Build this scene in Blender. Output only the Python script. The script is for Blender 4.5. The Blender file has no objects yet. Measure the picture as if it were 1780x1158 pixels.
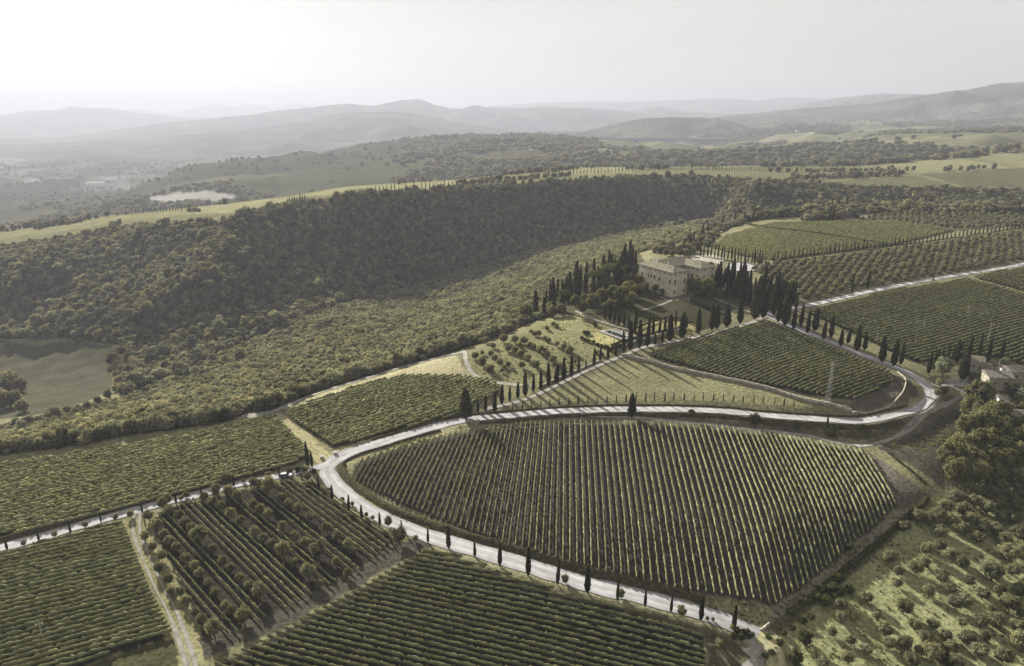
import bpy, math, random
import numpy as np
from math import radians, sin, cos, tan, atan2, pi
rng = np.random.default_rng(7)
random.seed(7)
S = bpy.context.scene
C = S.collection

# ------------------------------------------------------------------ camera, sky, sun, haze settings
PW, PH, FPX, HORV, CAMH = 1780.0, 1158.0, 1187.0, 195.0, 115.0
PITCH = math.atan((PH / 2 - HORV) / FPX)
cam_d = bpy.data.cameras.new('camera'); cam = bpy.data.objects.new('camera', cam_d); C.objects.link(cam)
cam.location = (0, 0, CAMH); cam.rotation_euler = (pi / 2 - PITCH, 0, 0)
cam_d.sensor_width = 36; cam_d.lens = FPX / PW * 36; cam_d.clip_start = 1; cam_d.clip_end = 120000
S.camera = cam
SUN_AZ, SUN_EL = radians(-33), radians(24.5)
W = bpy.data.worlds.new('World'); S.world = W; W.use_nodes = True
nt = W.node_tree; bg = nt.nodes['Background']; bg.inputs[1].default_value = 0.0345
sk = nt.nodes.new('ShaderNodeTexSky'); sk.sky_type = 'NISHITA'; sk.sun_disc = False
sk.sun_elevation = SUN_EL; sk.sun_rotation = SUN_AZ; sk.air_density = 1.0; sk.dust_density = 2.0; sk.ozone_density = 1.0; sk.altitude = 300
hs = nt.nodes.new('ShaderNodeHueSaturation'); hs.inputs['Saturation'].default_value = 0.07
veil = nt.nodes.new('ShaderNodeMixRGB'); veil.inputs[0].default_value = .87; veil.inputs[2].default_value = (6.2, 6.02, 5.74, 1)   # thin even veil of high cloud
nt.links.new(sk.outputs[0], hs.inputs['Color']); nt.links.new(hs.outputs[0], veil.inputs[1]); tcw = nt.nodes.new('ShaderNodeTexCoord'); mpw = nt.nodes.new('ShaderNodeMapping'); mpw.inputs['Scale'].default_value = (1.2, 1.2, 7); mpw.inputs['Rotation'].default_value = (.05, .12, 0)
cn = nt.nodes.new('ShaderNodeTexNoise'); cn.inputs['Scale'].default_value = 2.2; cn.inputs['Detail'].default_value = 6; cmr = nt.nodes.new('ShaderNodeMapRange'); cmr.inputs[1].default_value = .35; cmr.inputs[2].default_value = .7; cmr.inputs[3].default_value = .97; cmr.inputs[4].default_value = 1.05
cmu = nt.nodes.new('ShaderNodeVectorMath'); cmu.operation = 'SCALE'
nt.links.new(tcw.outputs['Generated'], mpw.inputs[0]); nt.links.new(mpw.outputs[0], cn.inputs['Vector']); nt.links.new(cn.outputs[0], cmr.inputs[0]); nt.links.new(veil.outputs[0], cmu.inputs[0]); nt.links.new(cmr.outputs[0], cmu.inputs['Scale']); nt.links.new(cmu.outputs[0], bg.inputs[0])
sl = bpy.data.lights.new('sun', 'SUN'); sun = bpy.data.objects.new('sun', sl); C.objects.link(sun)
sl.energy = 5.0; sl.angle = radians(0.5); sl.color = (1, .945, .86)
sun.rotation_euler = (pi / 2 - SUN_EL, 0, pi - SUN_AZ)
S.view_settings.view_transform = 'Standard'; S.view_settings.look = 'None'; S.view_settings.exposure = 1.9; S.view_settings.gamma = 1
S.cycles.max_bounces = 5; S.cycles.diffuse_bounces = 2; S.cycles.glossy_bounces = 1; S.cycles.transmission_bounces = 2
S.cycles.volume_bounces = 0; S.cycles.transparent_max_bounces = 8; S.cycles.use_denoising = True; S.cycles.denoising_prefilter = 'NONE'; S.cycles.denoising_input_passes = 'RGB_ALBEDO_NORMAL'; S.cycles.use_adaptive_sampling = False
HAZE_D, HAZE_COL, HAZE_G = 1.4e-4, (.35, .368, .42), 0.2

# ------------------------------------------------------------------ noise
def _h(ix, iy, s):
    n = (ix.astype(np.int64) * 374761393 + iy.astype(np.int64) * 668265263 + s * 1442695041) & 0xFFFFFFFF
    n = ((n ^ (n >> 13)) * 1274126177) & 0xFFFFFFFF
    return ((n ^ (n >> 16)) & 0xFFFF) / 65535.0
def vnoise(x, y, s=0):
    x = np.asarray(x, float); y = np.asarray(y, float)
    ix, iy = np.floor(x), np.floor(y); fx, fy = x - ix, y - iy
    fx = fx * fx * (3 - 2 * fx); fy = fy * fy * (3 - 2 * fy)
    a = _h(ix, iy, s); b = _h(ix + 1, iy, s); c = _h(ix, iy + 1, s); d = _h(ix + 1, iy + 1, s)
    return (a * (1 - fx) + b * fx) * (1 - fy) + (c * (1 - fx) + d * fx) * fy
def fbm(x, y, s=0, o=4):
    t = 0; a = .5; n = 0
    for k in range(o):
        t = t + a * vnoise(np.asarray(x) * 2 ** k, np.asarray(y) * 2 ** k, s + k); n += a; a *= .5
    return t / n

# ------------------------------------------------------------------ terrain: profiles laid along lines of sight, kept as a height field
CP, SP = cos(PITCH), sin(PITCH)
def pdir(u, v):
    u = np.asarray(u, float); v = np.asarray(v, float)
    x = (u - PW / 2) / FPX; y = -(v - PH / 2) / FPX
    return x, CP + y * SP, -SP + y * CP
def at_z(u, v, z):
    x, y, w = pdir(u, v); h = np.hypot(x, y); r = (z - CAMH) / w * h
    return np.arctan2(x, y), r
def curve(pts, hidden=False):
    """(u, v, z) seen points, or (u, r, z) when hidden -> azimuth, range, height"""
    p = np.array(pts, float); uu = np.linspace(p[0, 0], p[-1, 0], 160)
    b = np.interp(uu, p[:, 0], p[:, 1]); z = np.interp(uu, p[:, 0], p[:, 2])
    if hidden:
        return np.arctan((uu - PW / 2) / FPX / 1.0), b, z
    az, r = at_z(uu, b, z)
    return az, r, z
CUR = [
 curve([(-700, 22, -8), (2500, 22, -10)], True),
 curve([(-300, 1200, -2), (0, 1158, -2), (400, 1158, -3), (890, 1158, -6), (1350, 1158, -10), (1780, 1158, -14), (2100, 1158, -17)]),
 curve([(-300, 1030, 0), (0, 950, 0), (270, 880, 0), (560, 812, 0), (700, 905, -1), (900, 982, -2), (1100, 1043, -4), (1300, 1095, -7), (1500, 980, -9), (1780, 880, -10), (2100, 860, -12)]),
 curve([(-300, 955, .5), (0, 890, .8), (300, 830, .8), (480, 795, .9), (560, 788, .5), (800, 850, 1.2), (1100, 880, 1.2), (1350, 850, 0), (1550, 860, -3), (1700, 810, -6), (1780, 800, -8), (2100, 790, -9)]),
 curve([(-300, 885, .5), (0, 840, 1.2), (250, 800, 1.2), (480, 762, 1.5), (560, 765, 1), (810, 733, 2.5), (1100, 735, 2.0), (1300, 748, .6), (1500, 776, -1.4), (1614, 723, -.4), (1669, 693, .6), (1780, 700, -2), (2100, 700, -4)]),
 curve([(-300, 870, .5), (0, 825, 1.4), (250, 785, 1.4), (480, 748, 1.8), (560, 758, 1.2), (810, 727, 3), (1100, 714, 3.4), (1300, 719, 3.2), (1450, 731, 3.0), (1560, 722, 3.1), (1625, 682, 3.5), (1680, 672, 2), (1780, 672, 1), (2100, 670, 0)]),
 curve([(-300, 860, .5), (0, 812, 1.6), (250, 772, 1.6), (480, 735, 2.2), (560, 745, 1.5), (810, 713, 3.5), (950, 690, 5.2), (1100, 640, 8.5), (1250, 660, 8), (1430, 699, 6.2), (1550, 695, 5.8), (1620, 664, 5), (1680, 655, 4.2), (1780, 645, 3.6), (2100, 640, 2)]),
 curve([(-300, 840, 0), (0, 790, 2), (250, 750, 2), (480, 712, 3), (650, 662, 5), (800, 618, 8), (900, 590, 10.5), (1000, 580, 12.5), (1100, 562, 15), (1167, 518, 19), (1200, 520, 19.5), (1330, 551, 17.2), (1450, 594, 12.5), (1560, 635, 8.2), (1640, 630, 7.2), (1780, 615, 7), (2100, 605, 6)]),
 curve([(-300, 830, -1), (0, 783, .5), (250, 742, .5), (480, 703, 1), (650, 653, 3), (800, 607, 6), (900, 574, 9.5), (1000, 550, 14), (1100, 500, 19.6), (1167, 488, 20.5), (1250, 480, 21.5), (1340, 520, 19), (1490, 511, 19.2), (1620, 485, 21), (1780, 459, 23), (2100, 420, 25)]),
 curve([(-300, 815, -8), (0, 772, -6), (250, 728, -7), (480, 690, -7), (650, 640, -6), (800, 590, -3), (900, 545, 2), (1000, 515, 10), (1100, 470, 18), (1180, 447, 23), (1250, 448, 24), (1345, 457, 24), (1492, 437, 25.5), (1638, 418, 26.5), (1780, 396, 28), (2100, 370, 31)]),
 curve([(-300, 790, -54), (0, 745, -51), (230, 690, -50), (400, 612, -50), (550, 545, -50), (700, 505, -48), (780, 481, -45), (900, 444, -36), (1050, 412, -22), (1150, 399, -13), (1230, 391, -2), (1290, 380, 22), (1340, 376, 27), (1480, 359, 29), (1780, 360, 31), (2100, 345, 34)]),
 curve([(-300, 640, -72), (0, 640, -69), (190, 640, -65), (330, 590, -58), (420, 580, -54), (560, 530, -51), (700, 493, -49), (790, 471, -45), (900, 436, -37), (1050, 405, -24), (1150, 392, -22), (1230, 384, -16), (1262, 378, -9)])
]
# the gully behind the ridge at right is out of sight: give it by range
a0, r0, z0 = CUR[-1]; ah, rh, zh = curve([(1300, 800, -6), (1500, 840, -4), (1780, 850, 0), (2100, 860, 4)], True)
CUR[-1] = (np.r_[a0, ah], np.r_[r0, rh], np.r_[z0, zh])
CUR += [
 curve([(-300, 500, -48), (0, 430, -28), (100, 418, -21), (200, 397, -11), (300, 392, -3), (400, 384, 5), (500, 357, 18), (600, 345, 24), (780, 329, 28), (900, 320, 30), (1000, 313, 32), (1200, 306, 32), (1300, 315, 29), (1340, 321, 28), (1500, 327, 25), (1780, 333, 25), (2100, 340, 25)]),
 curve([(-300, 450, -52), (0, 402, -34), (200, 374, -18), (400, 354, -3), (500, 341, 8), (600, 324, 17), (800, 312, 22), (1000, 291, 28), (1200, 290, 28), (1500, 286, 28), (1780, 262, 42), (2100, 240, 60)]),
]
aC, rC, zC = CUR[-1]
CUR.append((aC, rC * 1.22, np.interp(np.linspace(0, 1, 160), [0, .35, .5, .7, 1], [-125, -90, -45, -14, 15])))
CUR += [
 curve([(-300, 390, -140), (0, 356, -115), (60, 348, -105), (250, 349, -85), (420, 333, -62), (600, 313, -36), (800, 302, -20), (1000, 284, 4), (1200, 280, 8), (1500, 272, 14), (1780, 250, 36), (2100, 235, 50)]),
 curve([(-300, 372, -150), (0, 340, -128), (200, 338, -108), (330, 302, -70), (480, 286, -50), (580, 268, -30), (700, 253, -10), (850, 246, 0), (960, 247, 0), (1050, 258, -5), (1200, 260, 0), (1500, 245, 16), (1780, 232, 34), (2100, 225, 40)]),
]
aC, rC, zC = CUR[-1]
CUR.append((aC, rC * 1.25, np.interp(np.linspace(0, 1, 160), [0, .3, .55, .72, 1], [-175, -160, -120, 2, 38])))
CUR += [
 curve([(-700, 6500, -185), (400, 6500, -185), (900, 6500, -160), (1100, 5200, -20), (1500, 4900, 44), (1780, 5000, 52), (2500, 5000, 55)], True),
 curve([(-700, 9000, -185), (900, 9000, -185), (1200, 8000, -120), (1780, 8000, -60), (2500, 8000, -60)], True),
 curve([(-700, 60000, -190), (2500, 60000, -190)], True),
]
AZ = np.radians(np.arange(-58, 58.01, .15)); NA = len(AZ)
RR = np.concatenate([np.geomspace(24, 1500, 830, endpoint=False), np.geomspace(1500, 60000, 250)]); NR = len(RR)
cr = np.array([np.interp(AZ, a, r) for a, r, z in CUR]); cz = np.array([np.interp(AZ, a, z) for a, r, z in CUR])
ker = np.hanning(17); ker /= ker.sum()
def smooth(row):
    return np.convolve(np.pad(row, 8, mode='edge'), ker, 'valid')
cr = np.array([smooth(r) for r in cr]); cz = np.array([smooth(r) for r in cz])
for k in range(1, len(cr)):
    cr[k] = np.maximum(cr[k], cr[k - 1] * 1.006 + .5)
def pchip(x, y, q):
    h = np.diff(x); d = np.diff(y) / h; m = np.zeros_like(y)
    w1 = 2 * h[1:] + h[:-1]; w2 = h[1:] + 2 * h[:-1]
    ok = d[:-1] * d[1:] > 0
    with np.errstate(divide='ignore', invalid='ignore'):
        mm = (w1 + w2) / (w1 / d[:-1] + w2 / d[1:])
    m[1:-1] = np.where(ok, mm, 0); m[0] = d[0]; m[-1] = d[-1]
    i = np.clip(np.searchsorted(x, q) - 1, 0, len(x) - 2); t = (q - x[i]) / h[i]
    t2, t3 = t * t, t * t * t
    return (2 * t3 - 3 * t2 + 1) * y[i] + (t3 - 2 * t2 + t) * h[i] * m[i] + (-2 * t3 + 3 * t2) * y[i + 1] + (t3 - t2) * h[i] * m[i + 1]
HG = np.array([pchip(cr[:, i], cz[:, i], np.clip(RR, cr[0, i], cr[-1, i])) for i in range(NA)])   # [az, r]
GX = np.sin(AZ)[:, None] * RR[None]; GY = np.cos(AZ)[:, None] * RR[None]
# relief: spurs and hollows on the wooded slopes, swells on the far country
def band(r, a, b, c, d):
    return np.clip((r - a) / (b - a), 0, 1) * np.clip((d - r) / (d - c), 0, 1)
rr = np.broadcast_to(RR[None], HG.shape)
leftw = np.clip((np.radians(3) - AZ) / radians(8), 0, 1)[:, None]
gul = band(rr, 480, 620, 780, 900) * leftw
HG = HG + gul * (fbm(GX / 95, GY / 95, 3, 4) - .5) * (24 + 20 * np.clip((np.radians(-14) - AZ) / radians(10), 0, 1)[:, None])
HG = HG + band(rr, 1500, 2200, 6000, 9000) * (.5 - np.abs(fbm(GX / 520, GY / 520, 11, 5) - .5) * 3.2) * 60
HG = HG + band(rr, 60, 120, 420, 600) * (fbm(GX / 40, GY / 40, 17, 3) - .5) * 1.2
HG = HG + (fbm(GX / 5, GY / 5, 19, 2) - .5) * .25
lR = np.log(RR)
def T(x, y):
    x = np.asarray(x, float); y = np.asarray(y, float)
    r = np.clip(np.hypot(x, y), RR[0], RR[-1] * .9999); a = np.clip(np.arctan2(x, y), AZ[0], AZ[-1] - 1e-6)
    fi = (a - AZ[0]) / (AZ[1] - AZ[0]); i = np.clip(fi.astype(int), 0, NA - 2); fi = fi - i
    j = np.clip(np.searchsorted(RR, r, side='right') - 1, 0, NR - 2); fj = (r - RR[j]) / (RR[j + 1] - RR[j])
    return (HG[i, j] * (1 - fj) + HG[i, j + 1] * fj) * (1 - fi) + (HG[i + 1, j] * (1 - fj) + HG[i + 1, j + 1] * fj) * fi
TS = np.geomspace(60, 30000, 2600)
def P(u, v):
    """where the line of sight through photo pixel (u, v) meets the ground"""
    u = np.atleast_1d(np.asarray(u, float)); v = np.atleast_1d(np.asarray(v, float)); out = np.zeros((len(u), 3))
    for k in range(len(u)):
        x, y, w = pdir(u[k], v[k]); h = math.hypot(x, y); t = TS / h
        g = T(x * t, y * t) - (CAMH + w * t)
        i = int(np.argmax(g > 0))
        if i == 0: i = len(t) - 1
        f = g[i - 1] / (g[i - 1] - g[i]) if g[i] != g[i - 1] else 0
        tt = t[i - 1] + f * (t[i] - t[i - 1]); out[k] = (x * tt, y * tt, CAMH + w * tt)
    return out
def PP(pts):
    a = np.array(pts, float); return P(a[:, 0], a[:, 1])
def mpp(p):
    """metres per photo pixel at point p"""
    return (p[1] * CP - (p[2] - CAMH) * SP) / FPX
def inside(poly, x, y):
    x = np.asarray(x); y = np.asarray(y); c = np.zeros(x.shape, bool); n = len(poly)
    for i in range(n):
        x1, y1 = poly[i][:2]; x2, y2 = poly[(i + 1) % n][:2]
        if y1 == y2: continue
        c ^= ((y1 > y) != (y2 > y)) & (x < (x2 - x1) * (y - y1) / (y2 - y1) + x1)
    return c
def densify(pts, step=3.0):
    p = np.array(pts, float)[:, :2]; out = []
    for i in range(len(p) - 1):
        n = max(1, int(np.hypot(*(p[i + 1] - p[i])) / step))
        for k in range(n): out.append(p[i] + (p[i + 1] - p[i]) * k / n)
    out.append(p[-1]); return np.array(out)
def spline(pts, step=2.0):
    p = np.array(pts, float)[:, :2]; q = np.vstack([2 * p[0] - p[1], p, 2 * p[-1] - p[-2]]); out = []
    for i in range(1, len(q) - 2):
        a, b, c, d = q[i - 1:i + 3]; n = max(2, int(np.hypot(*(c - b)) / step * 2))
        for k in range(n):
            t = k / n; out.append(.5 * (2 * b + (c - a) * t + (2 * a - 5 * b + 4 * c - d) * t * t + (3 * b - a - 3 * c + d) * t ** 3))
    out.append(p[-1]); out = np.array(out); L = np.r_[0, np.cumsum(np.hypot(*np.diff(out, axis=0).T))]
    s = np.linspace(0, L[-1], max(2, int(L[-1] / step)))
    return np.c_[np.interp(s, L, out[:, 0]), np.interp(s, L, out[:, 1])]
def pathdist(line, x, y):
    d = np.full(np.shape(x), 1e9)
    for i in range(len(line) - 1):
        ax, ay = line[i]; bx, by = line[i + 1]; vx, vy = bx - ax, by - ay; L = vx * vx + vy * vy + 1e-9
        t = np.clip(((x - ax) * vx + (y - ay) * vy) / L, 0, 1)
        d = np.minimum(d, np.hypot(x - ax - t * vx, y - ay - t * vy))
    return d

# ------------------------------------------------------------------ materials
def nodes(name):
    m = bpy.data.materials.new(name); m.use_nodes = True; t = m.node_tree
    for n in list(t.nodes): t.nodes.remove(n)
    out = t.nodes.new('ShaderNodeOutputMaterial'); return m, t, out
def N(t, kind, **kw):
    n = t.nodes.new(kind)
    for k, v in kw.items():
        if isinstance(k, str) and hasattr(n, k): setattr(n, k, v)
        else: n.inputs[k].default_value = v
    return n
def noise_mul(t, col, scale, lo, hi, detail=4, coord='pos'):
    """multiply col by a world-space noise ranging lo..hi"""
    if coord == 'pos': src = N(t, 'ShaderNodeNewGeometry').outputs['Position']
    else: src = N(t, 'ShaderNodeTexCoord').outputs['Object']
    no = N(t, 'ShaderNodeTexNoise'); no.inputs['Scale'].default_value = scale; no.inputs['Detail'].default_value = detail
    t.links.new(src, no.inputs['Vector'])
    mr = N(t, 'ShaderNodeMapRange'); mr.inputs[1].default_value = .3; mr.inputs[2].default_value = .7; mr.inputs[3].default_value = lo; mr.inputs[4].default_value = hi
    t.links.new(no.outputs[0], mr.inputs[0])
    mx = N(t, 'ShaderNodeVectorMath', operation='MULTIPLY'); cb = N(t, 'ShaderNodeCombineXYZ')
    for i in range(3): t.links.new(mr.outputs[0], cb.inputs[i])
    t.links.new(col, mx.inputs[0]); t.links.new(cb.outputs[0], mx.inputs[1])
    return mx.outputs[0], no.outputs[0]
def rgb(t, c):
    n = N(t, 'ShaderNodeRGB'); n.outputs[0].default_value = (*c, 1); return n.outputs[0]
def matte(name, c, scale=1.0, lo=.75, hi=1.25, rough=.9, bump=0, bscale=None, coord='pos', spec=.0):
    m, t, out = nodes(name); col, no = noise_mul(t, rgb(t, c), scale, lo, hi, 5, coord)
    b = N(t, 'ShaderNodeBsdfPrincipled'); b.inputs['Roughness'].default_value = rough; b.inputs['Specular IOR Level'].default_value = spec
    t.links.new(col, b.inputs['Base Color'])
    if bump:
        bp = N(t, 'ShaderNodeBump'); bp.inputs['Strength'].default_value = 1; bp.inputs['Distance'].default_value = bump
        if bscale:
            _, no = noise_mul(t, rgb(t, c), bscale, 0, 1, 5, coord)
        t.links.new(no, bp.inputs['Height']); t.links.new(bp.outputs[0], b.inputs['Normal'])
    t.links.new(b.outputs[0], out.inputs[0]); return m
def leaf(name, c, trans=.38, var=.35, scale=.6, warm=(1.25, 1.12, .8)):
    m, t, out = nodes(name)
    oi = N(t, 'ShaderNodeObjectInfo'); mr = N(t, 'ShaderNodeMapRange'); mr.inputs[3].default_value = 1 - var; mr.inputs[4].default_value = 1 + var
    t.links.new(oi.outputs['Random'], mr.inputs[0])
    sc = N(t, 'ShaderNodeVectorMath', operation='SCALE'); t.links.new(rgb(t, c), sc.inputs[0]); t.links.new(mr.outputs[0], sc.inputs['Scale'])
    m7 = N(t, 'ShaderNodeMath', operation='MULTIPLY'); m7.inputs[1].default_value = 7.31; fr = N(t, 'ShaderNodeMath', operation='FRACT'); t.links.new(oi.outputs['Random'], m7.inputs[0]); t.links.new(m7.outputs[0], fr.inputs[0])
    hm_ = N(t, 'ShaderNodeMixRGB'); k_ = min(1, var * .55); hm_.inputs[1].default_value = (1 + .28 * k_, 1, 1 - .25 * k_, 1); hm_.inputs[2].default_value = (1 - .26 * k_, 1, 1 + .30 * k_, 1); t.links.new(fr.outputs[0], hm_.inputs[0])
    sp_ = N(t, 'ShaderNodeVectorMath', operation='MULTIPLY'); t.links.new(sc.outputs[0], sp_.inputs[0]); t.links.new(hm_.outputs[0], sp_.inputs[1])
    col, _ = noise_mul(t, sp_.outputs[0], scale, .6, 1.4, 3)
    d = N(t, 'ShaderNodeBsdfDiffuse'); tr = N(t, 'ShaderNodeBsdfTranslucent')
    wm = N(t, 'ShaderNodeVectorMath', operation='MULTIPLY'); wm.inputs[1].default_value = warm
    t.links.new(col, wm.inputs[0]); t.links.new(col, d.inputs[0]); t.links.new(wm.outputs[0], tr.inputs[0])
    mx = N(t, 'ShaderNodeMixShader'); mx.inputs[0].default_value = trans
    t.links.new(d.outputs[0], mx.inputs[1]); t.links.new(tr.outputs[0], mx.inputs[2]); t.links.new(mx.outputs[0], out.inputs[0]); return m
M = {}
M['vine'] = leaf('vine_leaf', (.134, .142, .072), .46, .12, .5)
def dense(name, src, c, **k):
    M[name] = leaf(name, c, 0.0, **k)
dense('vine_dense', 'vine', (.134, .142, .072), var=.12, scale=.5)
M['oak'] = leaf('oak_leaf', (.130, .134, .086), .44, .58, .15)
M['scrub'] = leaf('scrub_leaf', (.160, .168, .105), .48, .52, .08)
M['olive'] = leaf('olive_leaf', (.135, .138, .08), .42, .25, .5)
M['cypress'] = leaf('cypress_leaf', (.030, .032, .017), .25, .3, .8)
M['big'] = leaf('broad_leaf', (.115, .118, .058), .4, .2, .3)
M['pine'] = leaf('pine_leaf', (.060, .066, .026), .3, .2, .5)
M['hedge'] = leaf('hedge_leaf', (.050, .053, .023), .3, .2, .6)
M['tuft'] = leaf('grass_blade', (.14, .14, .07), .4, .35, .3)
M['bark'] = matte('bark', (.09, .075, .06), 3, .6, 1.3)
M['gravel'] = matte('road_gravel', (.285, .281, .281), .35, .82, 1.12, .95, .05, 3)
M['path'] = matte('path_dirt', (.22, .21, .185), .5, .7, 1.25, .95, .05, 3)
M['paledirt'] = matte('pale_dirt', (.25, .24, .205), .6, .7, 1.2, .95, .05, 3)
M['drygrass'] = matte('dry_grass', (.17, .16, .10), .8, .6, 1.35, .95, .25, 2)
M['bank'] = matte('bank_grass', (.05, .047, .027), .9, .5, 1.4, .95, .35, 2)  # grass darkened to carry the shade of faces turned from the sun
M['stone'] = matte('villa_stone', (.46, .43, .31), .6, .75, 1.2, .9, .03, 2)
M['stonegrey'] = matte('rubble_stone', (.27, .245, .20), .9, .5, 1.4, .9, .08, 3)
M['trim'] = matte('stone_trim', (.34, .32, .26), .8, .85, 1.15)
M['tile'] = matte('clay_tile', (.135, .126, .096), 1.2, .6, 1.4, .9, .06, 4)
M['tilepale'] = matte('pale_tile', (.135, .128, .108), 1.2, .7, 1.3, .9, .06, 4)
M['white'] = matte('white_plaster', (.58, .57, .54), .7, .85, 1.05)
M['dark'] = matte('dark_opening', (.03, .028, .026), 1, .8, 1.2, .4)
M['wood'] = matte('weathered_wood', (.20, .18, .15), 2, .7, 1.2)
M['concrete'] = matte('pale_concrete', (.30, .295, .28), 1.5, .8, 1.15)
M['metal'] = matte('galvanised_steel', (.30, .30, .29), 2, .8, 1.1, .5)
M['carpaint'] = matte('car_paint', (.13, .135, .145), 1, .95, 1.05, .3, spec=.5)
M['rubber'] = matte('rubber', (.03, .03, .03), 1, .9, 1.1)
M['straw'] = matte('straw_track', (.27, .255, .145), .8, .7, 1.3)
for k_ in ('gravel', 'path', 'paledirt', 'drygrass', 'straw'):
    m_ = M[k_].copy(); m_.name = k_ + '_lane'; t = m_.node_tree; b = next(n for n in t.nodes if n.type == 'BSDF_PRINCIPLED'); lk = b.inputs['Base Color'].links[0].from_socket
    vc = t.nodes.new('ShaderNodeVertexColor'); vc.layer_name = 'Col'; mu = N(t, 'ShaderNodeVectorMath', operation='MULTIPLY'); t.links.new(lk, mu.inputs[0]); t.links.new(vc.outputs[0], mu.inputs[1]); t.links.new(mu.outputs[0], b.inputs['Base Color']); M[k_ + '_lane'] = m_
mw, t, o = nodes('pool_water'); b = N(t, 'ShaderNodeBsdfPrincipled'); b.inputs['Base Color'].default_value = (.02, .028, .028, 1); b.inputs['Roughness'].default_value = .05
t.links.new(b.outputs[0], o.inputs[0]); M['water'] = mw
# ground: albedo painted per zone, broken up by world-space noise
mg, t, o = nodes('ground'); at = N(t, 'ShaderNodeVertexColor'); at.layer_name = 'Col'
c1, n1 = noise_mul(t, at.outputs[0], .9, .62, 1.4, 6); c2, n2 = noise_mul(t, c1, .06, .82, 1.2, 4)
b = N(t, 'ShaderNodeBsdfDiffuse')
bp = N(t, 'ShaderNodeBump'); bp.inputs['Strength'].default_value = .8; bp.inputs['Distance'].default_value = .35
t.links.new(n1, bp.inputs['Height']); t.links.new(bp.outputs[0], b.inputs['Normal']); t.links.new(c2, b.inputs['Color']); t.links.new(b.outputs[0], o.inputs[0]); M['ground'] = mg
mh, t, o = nodes('hill_cover'); c1, n1 = noise_mul(t, rgb(t, (.042, .046, .032)), .0035, .4, 1.9, 6); c1, n2 = noise_mul(t, c1, .03, .7, 1.3, 4)
b = N(t, 'ShaderNodeBsdfDiffuse'); bp = N(t, 'ShaderNodeBump'); bp.inputs['Distance'].default_value = 8; bp.inputs['Strength'].default_value = .8
t.links.new(n2, bp.inputs['Height']); t.links.new(bp.outputs[0], b.inputs['Normal']); t.links.new(c1, b.inputs[0]); t.links.new(b.outputs[0], o.inputs[0]); M['hill'] = mh

# ------------------------------------------------------------------ mesh and object helpers
def mesh(name, V, F, mat, smooth=False):
    V = np.asarray(V, np.float32); me = bpy.data.meshes.new(name)
    if isinstance(F, np.ndarray):
        k = F.shape[1]; n = len(F); me.vertices.add(len(V)); me.vertices.foreach_set('co', V.ravel())
        me.loops.add(n * k); me.loops.foreach_set('vertex_index', F.astype(np.int32).ravel())
        me.polygons.add(n); me.polygons.foreach_set('loop_start', np.arange(0, n * k, k, dtype=np.int32))
        me.update(calc_edges=True)
    else:
        me.from_pydata(V.tolist(), [], F); me.update()
    if smooth: me.shade_smooth()
    for m in (mat if isinstance(mat, (list, tuple)) else [mat]): me.materials.append(M[m])
    return me
def obj(name, me, parent=None, loc=(0, 0, 0)):
    o = bpy.data.objects.new(name, me); C.objects.link(o); o.location = loc
    if parent: o.parent = parent
    return o
def tag(o, label=None, cat=None, group=None, kind=None):
    if label: o['label'] = label
    if cat: o['category'] = cat
    if group: o['group'] = group
    if kind: o['kind'] = kind
    return o
def empty(name, loc, rz=0, s=1):
    o = bpy.data.objects.new(name, None); C.objects.link(o); o.location = loc; o.rotation_euler = (0, 0, rz); o.scale = (s, s, s); o.empty_display_size = .5; return o
class MB:
    def __init__(s): s.v = []; s.f = []
    def add(s, V, F):
        n = len(s.v); s.v += [tuple(p) for p in V]; s.f += [tuple(i + n for i in f) for f in F]; return s
    def box(s, c, d, rz=0):
        x, y, z = c; a, b, h = d[0] / 2, d[1] / 2, d[2]; cs, sn = cos(rz), sin(rz)
        pts = [(-a, -b, 0), (a, -b, 0), (a, b, 0), (-a, b, 0), (-a, -b, h), (a, -b, h), (a, b, h), (-a, b, h)]
        return s.add([(x + px * cs - py * sn, y + px * sn + py * cs, z + pz) for px, py, pz in pts], [(3, 2, 1, 0), (4, 5, 6, 7), (0, 1, 5, 4), (1, 2, 6, 5), (2, 3, 7, 6), (3, 0, 4, 7)])
    def bar(s, a, b, r, n=6, r2=None):
        a = np.array(a, float); b = np.array(b, float); d = b - a; d /= np.linalg.norm(d) + 1e-9
        p = np.cross(d, (0, 0, 1) if abs(d[2]) < .9 else (1, 0, 0)); p /= np.linalg.norm(p); q = np.cross(d, p); r2 = r if r2 is None else r2
        V = [a + (p * cos(2 * pi * k / n) + q * sin(2 * pi * k / n)) * r for k in range(n)] + [b + (p * cos(2 * pi * k / n) + q * sin(2 * pi * k / n)) * r2 for k in range(n)]
        return s.add(V, [(k, (k + 1) % n, n + (k + 1) % n, n + k) for k in range(n)] + [tuple(range(n))[::-1], tuple(range(n, 2 * n))])
    def build(s, name, mat, parent=None): return obj(name, mesh(name, s.v, s.f, mat), parent)
_ICO = None
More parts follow.
